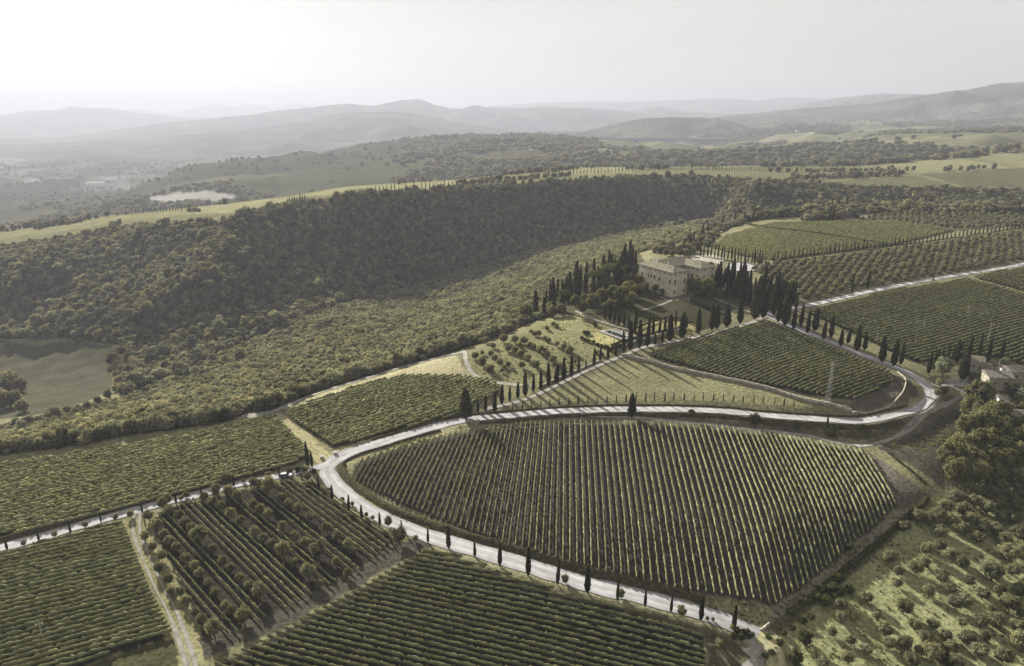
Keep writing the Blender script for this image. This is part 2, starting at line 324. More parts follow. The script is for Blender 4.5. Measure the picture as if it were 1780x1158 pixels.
def ico(sub=1):
    p = (1 + 5 ** .5) / 2
    V = np.array([(-1, p, 0), (1, p, 0), (-1, -p, 0), (1, -p, 0), (0, -1, p), (0, 1, p), (0, -1, -p), (0, 1, -p), (p, 0, -1), (p, 0, 1), (-p, 0, -1), (-p, 0, 1)], float)
    F = [(0, 11, 5), (0, 5, 1), (0, 1, 7), (0, 7, 10), (0, 10, 11), (1, 5, 9), (5, 11, 4), (11, 10, 2), (10, 7, 6), (7, 1, 8), (3, 9, 4), (3, 4, 2), (3, 2, 6), (3, 6, 8), (3, 8, 9), (4, 9, 5), (2, 4, 11), (6, 2, 10), (8, 6, 7), (9, 8, 1)]
    V /= np.linalg.norm(V[0])
    for _ in range(sub):
        V = list(map(tuple, V)); mid = {}; G = []
        def m(a, b):
            k = (min(a, b), max(a, b))
            if k not in mid:
                q = (np.array(V[a]) + np.array(V[b])); q /= np.linalg.norm(q); mid[k] = len(V); V.append(tuple(q))
            return mid[k]
        for a, b, c in F:
            x, y, z = m(a, b), m(b, c), m(c, a); G += [(a, x, z), (b, y, x), (c, z, y), (x, y, z)]
        F = G; V = np.array(V)
    return np.array(V), np.array(F)
def leaves(pos, nrm, size, up=0.0):
    """one bent quad (as two triangles of a quad) per leaf clump"""
    n = len(pos); nrm = nrm + rng.normal(0, .45, (n, 3)); nrm[:, 2] += up; nrm /= np.linalg.norm(nrm, axis=1)[:, None] + 1e-9
    a = np.cross(nrm, rng.normal(0, 1, (n, 3))); a /= np.linalg.norm(a, axis=1)[:, None] + 1e-9; b = np.cross(nrm, a)
    s = (size * rng.uniform(.6, 1.35, n))[:, None]
    V = np.stack([pos - a * s, pos - b * s * .7 + nrm * s * .15, pos + a * s, pos + b * s * .7 + nrm * s * .15], 1).reshape(-1, 3)
    return V, np.arange(4 * n).reshape(-1, 4)
def join(parts):
    V = []; F = []; n = 0
    for v, f in parts:
        V.append(v); F += [tuple(int(i) + n for i in q) for q in f]; n += len(v)
    return np.vstack(V), F
def crown(lumps, nleaf, size, squash=.9, core=.74, up=.25):
    """lumps: (x, y, z, r); leaf clumps over each lump and a dark inner mass"""
    parts = []; IV, IF = ico(1); L = np.array(lumps, float)
    for x, y, z, r in lumps:
        k = 1 + (rng.random(len(IV)) - .5) * .34
        parts.append((IV * k[:, None] * (r * core, r * core, r * core * squash) + (x, y, z), IF))
    w = L[:, 3] ** 2; idx = rng.choice(len(L), nleaf, p=w / w.sum()); d = rng.normal(0, 1, (nleaf, 3)); d /= np.linalg.norm(d, axis=1)[:, None]
    d[:, 2] = np.where(d[:, 2] < -.35, -d[:, 2], d[:, 2]); rad = rng.uniform(.72, 1.28, nleaf) * L[idx, 3]
    pos = L[idx, :3] + d * rad[:, None] * (1, 1, squash)
    parts.append(leaves(pos, d, size, up)); return join(parts)
def blob_lumps(n, R, H, base, rmin, rmax):
    """lumps spread through a rounded crown from base to H, wider low down, uneven on top"""
    out = []; zc = (H + base) / 2; hz = (H - base) / 2
    for k in range(n):
        t = -1 + 2 * (k + .5) / n; a = k * 2.399 + random.uniform(-.4, .4); r = random.uniform(rmin, rmax); q = math.sqrt(max(0, 1 - t * t)) * (R - r) * random.uniform(.7, 1.05)
        out.append((q * cos(a), q * sin(a), zc + t * (hz - r * .85) * random.uniform(.85, 1.1), r))
    return out
# prototypes: unit trees, height 1 m is NOT assumed; each is built at a natural size
def proto(name, V, F, mat): return mesh(name, V, F, mat)
OAK = [proto('crown_oak', *crown(blob_lumps(n, 3.8, 7.8, .9, 1.2, 1.8), 1300, .34), 'oak') for n in (15, 18, 13)]
SCRUB = [proto('crown_scrub', *crown(blob_lumps(n, 2.3, 3.4, -.4, .8, 1.2), 420, .25), 'scrub') for n in (7, 9, 8)]
WOOD = [proto('crown_wood', *crown(blob_lumps(n, 3.6, 6.6, -.6, 1.2, 1.9), 520, .42), 'oak') for n in (9, 11, 10)]
OLIVE = [proto('crown_olive', *crown(blob_lumps(n, 2.15, 3.7, .35, .55, 1.0), 900, .2), 'olive') for n in (13, 15, 11)]
BUSH = [proto('crown_bush', *crown(blob_lumps(n, 2.3, 3.4, -.4, .7, 1.1), 520, .25), 'hedge') for n in (8, 10, 9)]
BIG = [proto('crown_big', *crown(blob_lumps(n, 4.0, 8.2, .8, .9, 1.5), 2000, .33), 'big') for n in (26, 30, 23)]
PINE = [proto('crown_pine', *crown([(3.4 * math.sqrt((k + .5) / 16) * cos(k * 2.4), 3.4 * math.sqrt((k + .5) / 16) * sin(k * 2.4), 8.4 + .9 * (1 - (k + .5) / 16), 1.35) for k in range(16)], 900, .3, .6), 'pine')]
def cypress_mesh(width, n=800, tip=.55):
    """8 m tall spindle: foliage clumps turned upwards over a dark core"""
    H = 8.0; st = 15; sg = 9; V = []; F = []
    def rad(t): return width * (min(1, (t / .22)) ** .6) * (1 - t) ** tip * (1.35 if t < 1 else 0)
    for i in range(st):
        t = i / (st - 1)
        for k in range(sg):
            q = rad(t) * .86 * random.uniform(.82, 1.15) + .02; V.append((q * cos(2 * pi * k / sg), q * sin(2 * pi * k / sg), .35 + t * (H - .35)))
    for i in range(st - 1):
        for k in range(sg): F.append((i * sg + k, i * sg + (k + 1) % sg, (i + 1) * sg + (k + 1) % sg, (i + 1) * sg + k))
    t = rng.uniform(.0, .99, n) ** 1.15; a = rng.uniform(0, 2 * pi, n); R = np.array([rad(x) for x in t]) * rng.uniform(.85, 1.12, n)
    pos = np.c_[R * np.cos(a), R * np.sin(a), .4 + t * (H - .45)]; nr = np.c_[np.cos(a), np.sin(a), np.full(n, .3)]
    lv, lf = leaves(pos, nr, .26, 0); return join([(np.array(V), F), (lv, lf)])
CYP = [proto('crown_cypress', *cypress_mesh(w), 'cypress') for w in (.42, .50, .46)]
PLUMP = [proto('crown_cypress_full', *cypress_mesh(w, 700, .5), 'cypress') for w in (.92, 1.05)]
EGG = [proto('crown_cypress_egg', *cypress_mesh(1.45, 900, .48), 'cypress')]
def trunk_mesh(h, r, limbs=0):
    b = MB(); b.bar((0, 0, -.4), (0, 0, h), r, 7, r * .65)
    for k in range(limbs):
        a = 2 * pi * k / limbs + .4; b.bar((0, 0, h * .8), (cos(a) * h * .7, sin(a) * h * .7, h * 1.75), r * .6, 5, r * .25)
    return mesh('trunk', b.v, b.f, 'bark')
TR = {'oak': trunk_mesh(2.8, .28, 4), 'olive': trunk_mesh(1.25, .2, 4), 'cypress': trunk_mesh(1.0, .16), 'pine': trunk_mesh(8.0, .3, 0), 'scrub': trunk_mesh(.8, .12, 3)}
def tree(name, kind, p, height, natural, label, cat, group=None, meshes=None, width=1.0, parts=True, rz=None):
    s = height / natural; me = random.choice(meshes); rz = random.uniform(0, 6.28) if rz is None else rz
    if not parts:
        o = obj(name, me, None, p); o.scale = (s * width, s * width, s); o.rotation_euler = (0, 0, rz)
        return tag(o, label, cat, group)
    r = empty(name, p, rz); r.scale = (s * width, s * width, s); tag(r, label, cat, group)
    if kind == 'cypress':
        f = random.uniform(.82, 1.2); r.scale = (s * width * f, s * width * f, s); r.rotation_euler = (random.gauss(0, .022), random.gauss(0, .022), rz)
    obj('crown', me, r); obj('trunk', TR[kind], r); return r
PROTO_COL = {}
def scatter(name, pts, scl, protos, label, cat, spin=True, zsq=None):
    """uncountable cover: one object whose geometry nodes set plants at the given ground points"""
    key = '|'.join(m.name for m in protos)
    if key not in PROTO_COL:
        col = bpy.data.collections.new('plant_forms')
        for k, m in enumerate(protos): col.objects.link(bpy.data.objects.new('form_%02d' % len(bpy.data.objects), m))
        PROTO_COL[key] = col
    me = bpy.data.meshes.new(name); n = len(pts); me.vertices.add(n); me.vertices.foreach_set('co', np.asarray(pts, np.float32).ravel())
    a = me.attributes.new('scl', 'FLOAT_VECTOR', 'POINT'); sv = np.repeat(np.asarray(scl, np.float32)[:, None], 3, 1)
    sv[:, 2] *= rng.uniform(.75, 1.25, n) if zsq is None else zsq
    a.data.foreach_set('vector', sv.ravel())
    a = me.attributes.new('rot', 'FLOAT_VECTOR', 'POINT'); rv = np.zeros((n, 3), np.float32); rv[:, 2] = rng.uniform(0, 6.28, n); a.data.foreach_set('vector', rv.ravel())
    a = me.attributes.new('idx', 'INT', 'POINT'); a.data.foreach_set('value', rng.integers(0, len(protos), n).astype(np.int32))
    o = obj(name, me); tag(o, label, cat, None, 'stuff')
    g = bpy.data.node_groups.new('plant_cover', 'GeometryNodeTree')
    g.interface.new_socket('Geometry', in_out='INPUT', socket_type='NodeSocketGeometry'); g.interface.new_socket('Geometry', in_out='OUTPUT', socket_type='NodeSocketGeometry')
    gi = g.nodes.new('NodeGroupInput'); go = g.nodes.new('NodeGroupOutput'); ip = g.nodes.new('GeometryNodeInstanceOnPoints')
    ci = g.nodes.new('GeometryNodeCollectionInfo'); ci.inputs[0].default_value = PROTO_COL[key]; ci.inputs[1].default_value = True; ci.inputs[2].default_value = True
    ip.inputs['Pick Instance'].default_value = True
    for nm, ty, sk_ in (('scl', 'FLOAT_VECTOR', 'Scale'), ('rot', 'FLOAT_VECTOR', 'Rotation'), ('idx', 'INT', 'Instance Index')):
        na = g.nodes.new('GeometryNodeInputNamedAttribute'); na.data_type = ty; na.inputs[0].default_value = nm
        if sk_ == 'Rotation':
            er = g.nodes.new('FunctionNodeEulerToRotation'); g.links.new(na.outputs[0], er.inputs[0]); g.links.new(er.outputs[0], ip.inputs[sk_])
        else: g.links.new(na.outputs[0], ip.inputs[sk_])
    g.links.new(gi.outputs[0], ip.inputs['Points']); g.links.new(ci.outputs[0], ip.inputs['Instance']); g.links.new(ip.outputs[0], go.inputs[0])
    md = o.modifiers.new('cover', 'NODES'); md.node_group = g
    return o
def ordi(n):
    return '%d%s' % (n, 'th' if 10 <= n % 100 <= 20 else {1: 'st', 2: 'nd', 3: 'rd'}.get(n % 10, 'th'))

# ------------------------------------------------------------------ fields, roads and tracks (photo outlines set down on the ground)
FIELD = {
 'central': [(607, 832), (614, 808), (700, 776), (800, 752), (920, 737), (1100, 735), (1250, 744), (1400, 766), (1500, 785), (1530, 822), (1562, 880), (1480, 952), (1400, 1022), (1345, 1056), (1200, 1030), (1100, 1008), (960, 972), (820, 928), (700, 880)],
 'front': [(372, 1162), (560, 1060), (745, 955), (800, 972), (900, 1008), (1000, 1040), (1130, 1074), (1222, 1108), (1226, 1162), (1226, 1230), (300, 1230)],
 'corner': [(-300, 1045), (0, 966), (110, 938), (212, 908), (228, 945), (262, 1030), (303, 1108), (250, 1120), (160, 1152), (100, 1175), (-60, 1230), (-300, 1230)],
 'upper': [(-300, 1012), (0, 938), (0, 938), (270, 872), (460, 823), (533, 800), (540, 790), (478, 722), (250, 772), (0, 810), (-300, 852)],
 'second': [(490, 718), (640, 668), (700, 655), (800, 655), (862, 664), (866, 684), (800, 722), (700, 747), (582, 779)],
 'mixed': [(262, 905), (300, 880), (480, 838), (545, 838), (600, 880), (690, 935), (640, 985), (400, 1112), (362, 1118)],
 'loop': [(1128, 620), (1180, 598), (1250, 580), (1330, 562), (1350, 566), (1440, 604), (1547, 648), (1552, 668), (1490, 697), (1430, 690), (1250, 655)],
 'east': [(1402, 545), (1440, 532), (1560, 505), (1680, 486), (1800, 516), (2080, 560), (2080, 660), (1800, 640), (1730, 622), (1660, 622), (1600, 632), (1560, 618), (1480, 578)],
 'northeast': [(1690, 483), (1800, 462), (2080, 405), (2080, 545), (1800, 512)],
 'crest': [(1238, 432), (1262, 410), (1340, 389), (1440, 386), (1560, 386), (1660, 401), (1560, 425), (1440, 440), (1345, 453), (1290, 446)],
}
FW = {k: PP(v)[:, :2] for k, v in FIELD.items()}
ROAD = {
 'main': ([(1330, 1118), (1318, 1106), (1303, 1097), (1247, 1075), (1144, 1045), (1045, 1022), (1002, 1010), (946, 993), (890, 975), (800, 949), (715, 922), (651, 894), (599, 858), (577, 836), (569, 818), (578, 803), (612, 785), (664, 769), (741, 746), (806, 731), (871, 724), (949, 717), (1000, 714), (1080, 712), (1174, 712), (1269, 716), (1363, 725), (1457, 731), (1520, 729), (1583, 715), (1615, 694), (1617, 678), (1599, 661), (1571, 645), (1520, 625), (1457, 600), (1395, 575), (1347, 555), (1334, 546)], 6.0, 'gravel'),
 'up': ([(1334, 546), (1380, 536), (1447, 522), (1492, 511), (1560, 497), (1623, 485), (1695, 474), (1785, 458), (1930, 430), (2080, 400)], 4.6, 'gravel'),
 'left': ([(-300, 1032), (-160, 995), (0, 953), (77, 933), (154, 910), (220, 892), (282, 875), (344, 860), (405, 844), (483, 828), (545, 815), (572, 806)], 4.4, 'gravel'),
 'drive': [(843, 712), (902, 698), (952, 678), (1001, 654), (1038, 636), (1085, 618), (1120, 604), (1180, 592), (1240, 580), (1300, 563), (1334, 549)],
 'edge': [(420, 725), (479, 714), (570, 678), (672, 646), (760, 622), (806, 611)],
 'grove': [(806, 611), (815, 640), (840, 660), (880, 668), (925, 671)],
 'between': [(476, 720), (500, 742), (530, 768), (566, 800)],
 'corner': [(238, 893), (238, 925), (256, 975), (276, 1020), (296, 1058), (312, 1095), (326, 1135), (336, 1175)],
 'low': [(1010, 722), (1100, 727), (1200, 735), (1300, 746), (1400, 757), (1495, 775), (1560, 758), (1614, 723), (1669, 690)],
 'farm': [(1620, 672), (1650, 668), (1694, 692), (1712, 705)],
 'yellow': [(1318, 1106), (1328, 1114), (1339, 1130), (1349, 1152), (1356, 1190)],
 'ditch': [(1300, 1140), (1322, 1115)],
}
RW = {}
for k, v in ROAD.items():
    px = v[0] if isinstance(v, tuple) else v
    RW[k] = spline(PP(px)[:, :2], 1.5)

# a lit spur and a side valley in the far wooded slope
def ridge_line(px, amp, half):
    L = PP(px)[:, :2]; d = pathdist(L, GX[:, 300:900], GY[:, 300:900]); HG[:, 300:900] += amp * np.exp(-(d / half) ** 2)
ridge_line([(1306, 344), (1282, 357), (1258, 374)], 15, 22)
ridge_line([(1225, 372), (1190, 345), (1170, 322)], -22, 34)
ridge_line([(640, 352), (600, 420), (560, 500)], 9, 34); ridge_line([(430, 400), (400, 450), (380, 500)], 12, 34); ridge_line([(960, 335), (900, 400), (860, 440)], 8, 30)
# roads lie level across their width: the ground is cut and filled to carry them
def carve(L, half, soft, win=15):
    z = T(L[:, 0], L[:, 1]); k = np.hanning(win + 2)[1:-1]; k /= k.sum(); z = np.convolve(np.pad(z, win // 2, mode='edge'), k, 'valid')
    lo = L.min(0) - half - soft; hi = L.max(0) + half + soft; m = (GX > lo[0]) & (GX < hi[0]) & (GY > lo[1]) & (GY < hi[1]); x, y = GX[m], GY[m]
    bd = np.full(x.shape, 1e9); bz = np.zeros(x.shape)
    for i in range(0, len(L) - 2, 2):
        a, b = L[i], L[min(i + 2, len(L) - 1)]; v = b - a; t = np.clip(((x - a[0]) * v[0] + (y - a[1]) * v[1]) / (v @ v + 1e-9), 0, 1)
        d = np.hypot(x - a[0] - t * v[0], y - a[1] - t * v[1]); c = d < bd; bd[c] = d[c]; bz[c] = (z[i] * (1 - t) + z[min(i + 2, len(L) - 1)] * t)[c]
    w = np.clip((half + soft - bd) / soft, 0, 1); w = w * w * (3 - 2 * w); HG[m] = HG[m] * (1 - w) + bz * w
for k_, h_, s_ in (('low', 1.8, 2.0), ('farm', 2.0, 2.5), ('drive', 1.6, 2.0), ('left', 2.6, 2.0), ('up', 2.8, 2.5), ('main', 3.4, 2.6)): carve(RW[k_], h_, s_)

# ------------------------------------------------------------------ ground sheet
col = np.zeros((NA, NR, 3), np.float32)
near = np.array([.155, .150, .085]); col[:] = near
r_ = np.hypot(GX, GY)
def paint(mask, c, soft=None):
    c = np.array(c, np.float32)
    if soft is None: col[mask] = c
    else: col[:] = col * (1 - soft[..., None]) + c * soft[..., None]
def poly_px(pts, c, edge=0):
    w = PP(densify(pts, 40)) if edge else PP(pts)
    paint(inside(w, GX + edge * (fbm(GX / 6, GY / 6, 5, 2) - .5), GY), c)
def along(k, half, c, wob=1.5):
    L = RW[k]; lo = L.min(0) - half - 4; hi = L.max(0) + half + 4
    m = (GX > lo[0]) & (GX < hi[0]) & (GY > lo[1]) & (GY < hi[1])
    d = pathdist(L[::3], GX[m], GY[m]); w = half + wob * (fbm(GX[m] / 4, GY[m] / 4, 9, 2) - .5) * 2
    s = np.clip((w - d) / .8 + .5, 0, 1)[:, None]; col[m] = col[m] * (1 - s) + np.array(c) * s
# far country: a mosaic of fields, woods and pale ploughland
cell = np.floor(GX / 330 + 1.4 * fbm(GX / 500, GY / 500, 31, 2)).astype(np.int64) * 7919 + np.floor(GY / 260 + 1.4 * fbm(GX / 500, GY / 500, 37, 2)).astype(np.int64)
hsh = ((cell * 2654435761) % 1000) / 1000.0
wood = fbm(GX / 380, GY / 380, 41, 4)
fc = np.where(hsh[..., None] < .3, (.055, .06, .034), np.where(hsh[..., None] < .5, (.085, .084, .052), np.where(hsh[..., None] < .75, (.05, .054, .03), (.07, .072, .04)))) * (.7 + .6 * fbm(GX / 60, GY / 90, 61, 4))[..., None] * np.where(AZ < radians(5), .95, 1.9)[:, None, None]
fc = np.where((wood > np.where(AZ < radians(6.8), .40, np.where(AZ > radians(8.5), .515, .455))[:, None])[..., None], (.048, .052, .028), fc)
fa = (r_ > 1250)[..., None]
col[:] = np.where(fa, fc, col)
# the two slopes under woodland
WOODPX = {
 'near_slope': [(-200, 815), (0, 793), (120, 777), (250, 754), (380, 737), (480, 712), (570, 675), (650, 652), (720, 633), (800, 608), (860, 588), (920, 562), (960, 548), (1000, 500), (1060, 462), (1110, 440), (1180, 425), (1215, 405), (1240, 392), (1200, 393), (1150, 398), (1050, 411), (900, 443), (780, 480), (700, 504), (550, 544), (400, 611), (230, 689), (0, 744), (-200, 770)],
 'far_slope': [(-200, 445), (0, 432), (100, 420), (200, 398), (300, 392), (400, 384), (450, 368), (500, 357), (600, 346), (700, 338), (780, 329), (900, 321), (1000, 313), (1100, 309), (1200, 306), (1290, 314), (1340, 321), (1500, 328), (1800, 334), (1800, 372), (1480, 372), (1340, 380), (1240, 388), (1150, 396), (1050, 409), (900, 441), (780, 478), (700, 502), (550, 541), (400, 606), (330, 640), (215, 690), (195, 640), (198, 598), (120, 590), (0, 588), (-200, 588)],
}
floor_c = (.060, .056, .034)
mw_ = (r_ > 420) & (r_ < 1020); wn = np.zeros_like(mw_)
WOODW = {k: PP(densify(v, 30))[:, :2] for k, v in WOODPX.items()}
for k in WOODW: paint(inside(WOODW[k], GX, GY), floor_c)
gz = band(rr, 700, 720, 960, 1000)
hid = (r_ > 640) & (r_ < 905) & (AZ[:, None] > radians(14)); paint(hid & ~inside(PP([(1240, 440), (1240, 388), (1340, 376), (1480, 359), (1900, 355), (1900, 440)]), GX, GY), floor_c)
# plateau fields beyond the gully
plat = inside(PP([(-150, 440), (0, 432), (100, 420), (200, 398), (300, 392), (400, 384), (500, 357), (600, 346), (780, 329), (1000, 313), (1200, 306), (1290, 313), (1340, 321), (1500, 327), (1800, 333), (1800, 264), (1500, 288), (1200, 291), (1000, 292), (800, 313), (600, 325), (400, 355), (200, 375), (0, 403), (-150, 420)]), GX, GY)
paint(plat, (.125, .126, .066))
for px, c in [([(0, 403), (200, 376), (330, 362), (330, 372), (200, 388), (0, 415)], (.16, .157, .085)),
              ([(330, 360), (490, 345), (600, 326), (790, 314), (800, 322), (620, 338), (500, 352), (340, 372)], (.19, .186, .10)),
              ([(960, 296), (1090, 291), (1100, 300), (980, 306)], (.185, .18, .10)),
              ([(1320, 322), (1480, 313), (1590, 305), (1670, 328), (1500, 326)], (.095, .095, .05)),
              ([(1600, 303), (1780, 292), (1800, 330), (1680, 327)], (.085, .085, .048)),
              ([(1490, 297), (1560, 285), (1650, 272), (1760, 292), (1600, 300)], (.165, .162, .09)),
              ([(1240, 308), (1400, 300), (1570, 302), (1330, 318)], (.115, .112, .06)),
              ([(1640, 270), (1780, 262), (1800, 290), (1760, 290)], (.15, .148, .08)),
              ([(252, 345), (300, 335), (360, 332), (420, 341), (380, 350), (290, 351)], (.26, .257, .24))]:
    poly_px(px, c)
# meadow in the valley at left, its colour darkened to stand for hill shade
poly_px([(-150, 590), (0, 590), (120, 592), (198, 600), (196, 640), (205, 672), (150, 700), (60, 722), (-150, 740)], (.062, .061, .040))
# valley floor pale fields and river gravel
vf = (r_ > 2600) & (r_ < 6500) & (AZ[:, None] < radians(-4)); nz = fbm(GX / 260, GY / 600, 53, 3)
vm = (.65 + .7 * fbm(GX / 45, GY / 70, 67, 4))[..., None]; col[:] = np.where(vf[..., None], np.array((.043, .047, .03)) * vm, col); paint(vf & (nz > .60), (.095, .094, .066)); paint(vf & (nz > .70), (.17, .168, .155))
# near ground; vineyard soils darkened to deepen the shade between rows
nearm = r_ < 720
for k, c in {'central': (.052, .047, .040), 'front': (.026, .024, .02), 'corner': (.03, .028, .02), 'upper': (.05, .047, .028), 'second': (.05, .047, .028), 'mixed': (.032, .029, .023), 'loop': (.036, .033, .025), 'east': (.034, .031, .023), 'northeast': (.05, .046, .03), 'crest': (.16, .165, .075)}.items():
    w = FW[k]; paint(nearm & inside(w, GX + 1.6 * (fbm(GX / 3, GY / 3, 5, 2) - .5), GY + 1.6 * (fbm(GX / 3, GY / 3, 6, 2) - .5)), c)
poly_px([(1300, 462), (1345, 456), (1500, 440), (1640, 421), (1800, 398), (1800, 456), (1690, 470), (1560, 492), (1490, 506), (1400, 528), (1370, 512), (1330, 480)], (.105, .10, .062), 3)
poly_px([(1480, 384), (1560, 366), (1800, 372), (1800, 395), (1660, 400), (1560, 386)], (.13, .125, .075), 3)
# gardens, pool lawn, olive terraces
poly_px([(806, 640), (830, 612), (900, 585), (960, 545), (1000, 548), (1060, 568), (1105, 590), (1090, 612), (1040, 634), (1000, 652), (925, 676), (850, 662)], (.155, .153, .08), 3)
poly_px([(965, 565), (990, 545), (1050, 575), (1085, 600), (1060, 618), (1010, 610), (985, 600)], (.185, .178, .092), 2)
poly_px([(1015, 588), (1045, 575), (1085, 596), (1062, 604)], (.30, .28, .135), 1)
poly_px([(480, 712), (640, 660), (790, 615), (806, 640), (850, 664), (800, 656), (700, 655), (640, 668), (492, 716)], (.27, .25, .155), 2)
poly_px([(1060, 545), (1110, 528), (1165, 520), (1250, 535), (1270, 560), (1200, 580), (1120, 598)], (.042, .042, .024), 2)  # villa lawn: cypress shade put into a darker grass colour
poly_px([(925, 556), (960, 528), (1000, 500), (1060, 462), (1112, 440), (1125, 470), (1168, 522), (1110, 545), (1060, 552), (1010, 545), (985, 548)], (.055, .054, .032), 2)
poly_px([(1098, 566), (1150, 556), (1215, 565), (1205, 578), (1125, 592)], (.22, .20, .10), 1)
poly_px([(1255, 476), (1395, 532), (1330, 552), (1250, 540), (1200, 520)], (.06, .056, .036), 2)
# slope below the drive, hairpin banks and low track paddock with shade painted into their colour
poly_px([(850, 716), (950, 684), (1040, 640), (1090, 622), (1180, 648), (1330, 680), (1470, 718), (1380, 715), (1200, 704), (1000, 707)], (.175, .17, .093), 2)
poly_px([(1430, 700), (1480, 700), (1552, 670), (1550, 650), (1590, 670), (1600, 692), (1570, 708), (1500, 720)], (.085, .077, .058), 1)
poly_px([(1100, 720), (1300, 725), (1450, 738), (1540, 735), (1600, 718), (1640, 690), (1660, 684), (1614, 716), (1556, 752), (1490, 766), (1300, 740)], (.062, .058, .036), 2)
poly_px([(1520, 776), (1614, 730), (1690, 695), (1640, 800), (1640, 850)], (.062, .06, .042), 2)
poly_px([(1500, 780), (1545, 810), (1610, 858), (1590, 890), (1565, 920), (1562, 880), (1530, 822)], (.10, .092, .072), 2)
poly_px([(1080, 1062), (1225, 1104), (1232, 1170), (1330, 1170), (1330, 1110), (1240, 1082)], (.085, .08, .048), 2)
poly_px([(1320, 1110), (1450, 1010), (1600, 870), (1640, 850), (1800, 830), (1900, 1200), (1300, 1230)], (.20, .208, .105), 3)
poly_px([(1340, 1062), (1480, 957), (1565, 890), (1600, 880), (1500, 975), (1345, 1085)], (.17, .158, .115), 2)
poly_px([(1330, 1092), (1480, 975), (1610, 865), (1620, 872), (1500, 985), (1350, 1105)], (.075, .072, .04), 1)
poly_px([(560, 805), (570, 860), (640, 895), (800, 955), (950, 998), (1130, 1048), (1290, 1098), (1345, 1062), (1200, 1035), (960, 978), (700, 888), (600, 838), (606, 805), (800, 748), (800, 738), (600, 788)], (.215, .20, .115), 1)
poly_px([(575, 795), (640, 772), (800, 728), (850, 700), (860, 672), (800, 722), (700, 748), (582, 781)], (.26, .24, .155), 1)
for k, h, c in [('main', 4.6, (.20, .19, .115)), ('left', 4.2, (.17, .16, .10)), ('up', 3.6, (.17, .16, .10)), ('corner', 3.6, (.17, .16, .085)), ('between', 3.4, (.28, .26, .15)), ('drive', 2.6, (.14, .13, .085)), ('edge', 3.0, (.15, .145, .10)), ('low', 2.6, (.11, .10, .07))]:
    along(k, h, c)
trackbed = RW['mixed_track'] = spline(PP([(355, 1128), (480, 1078), (560, 1035), (640, 990), (722, 945), (755, 935)])[:, :2], 1.5)
along('mixed_track', 3.4, (.062, .058, .044))
poly_px([(312, 1095), (336, 1110), (352, 1135), (352, 1170), (308, 1170)], (.22, .21, .11), 2)
poly_px([(250, 1122), (303, 1110), (312, 1175), (100, 1180)], (.06, .06, .03), 1)

col *= .78
V = np.stack([GX, GY, HG], -1).reshape(-1, 3)
ii = np.arange(NA - 1)[:, None] * NR + np.arange(NR - 1)[None]
F = np.stack([ii, ii + NR, ii + NR + 1, ii + 1], -1).reshape(-1, 4)
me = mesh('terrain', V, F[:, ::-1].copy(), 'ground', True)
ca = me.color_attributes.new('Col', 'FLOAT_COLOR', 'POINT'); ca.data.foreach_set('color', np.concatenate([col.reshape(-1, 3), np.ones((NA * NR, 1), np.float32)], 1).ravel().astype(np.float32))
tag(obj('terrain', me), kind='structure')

# ------------------------------------------------------------------ roads, tracks and grassy banks
def strip(name, L, half, mat, lift, cross=5, wob=.25, prof=None, kind='structure', off=0.0, zn=0.0):
    d = np.gradient(L, axis=0); d /= np.linalg.norm(d, axis=1)[:, None] + 1e-9; nrm = np.c_[-d[:, 1], d[:, 0]]
    s = np.linspace(-1, 1, cross); n = len(L); V = []
    wv = 1 + wob * (vnoise(np.arange(n) * .35, np.zeros(n), hash(name) % 97) - .5) * 2 if wob else np.ones(n)
    for k in range(cross):
        q = L + nrm * (off + s[k] * half * wv)[:, None]
        z = T(q[:, 0], q[:, 1]) + lift + (prof[k] if prof is not None else 0)
        if zn and 0 < k < cross - 1: z = z + zn * (vnoise(np.arange(n) * .8, np.full(n, k * 3.0), 5) - .5)
        V.append(np.c_[q, z])
    V = np.stack(V, 1).reshape(-1, 3); i = np.arange(n - 1)[:, None] * cross + np.arange(cross - 1)[None]
    F = np.stack([i, i + 1, i + cross + 1, i + cross], -1).reshape(-1, 4)
    lane = mat + '_lane' in M; me = mesh(name, V, F[:, ::-1].copy(), mat + '_lane' if lane else mat)
    if lane:   # trodden wheel lanes, a dustier middle and a dirty margin
        q = np.abs(s)[None] + .12 * (vnoise(np.arange(n) * .3, np.zeros(n), 4)[:, None] - .5); c = np.where(q > .9, .62, np.where((q > .25) & (q < .6), 1.06, .86)) * (1 + .22 * (fbm(np.arange(n)[:, None] * .25, s[None] * 2 + 9, 6, 3) - .5) * 2)
        a = me.color_attributes.new('Col', 'FLOAT_COLOR', 'POINT'); a.data.foreach_set('color', np.repeat(np.c_[c.reshape(-1, 1)], 4, 1).astype(np.float32).ravel())
    return tag(obj(name, me), kind=kind)
MJ = int(np.argmin(np.hypot(*(RW['main'] - PP([(806, 731)])[0, :2]).T)))
strip('road', RW['main'][:MJ + 1], 2.9, 'gravel', .14, 13, .16); strip('road', RW['main'][MJ - 4:], 2.35, 'gravel', .17, 13, .16)
strip('road', RW['up'], 2.2, 'gravel', .16, 11, .2)
strip('road', RW['left'], 2.1, 'gravel', .15, 11, .25)
strip('path', RW['drive'], 1.25, 'path', .12, 5, .2)
strip('track', RW['edge'], 1.6, 'path', .13, 5, .3)
strip('track', RW['grove'], 1.0, 'paledirt', .12, 5, .4)
strip('track', RW['low'], 1.0, 'path', .12, 5, .3)
strip('track', RW['farm'], 1.8, 'path', .14, 5, .2)
strip('track', RW['yellow'], 2.3, 'straw', .19, 11, .2)
strip('track', RW['ditch'], 2.0, 'path', .15, 5, .4)
for s_ in (-1, 1):
    strip('wheel_track', RW['corner'], .45, 'paledirt', .13, 3, .5, off=s_ * .85)
bankp = np.array([0, .95, 1.25, .75, 0])
L = RW['main']
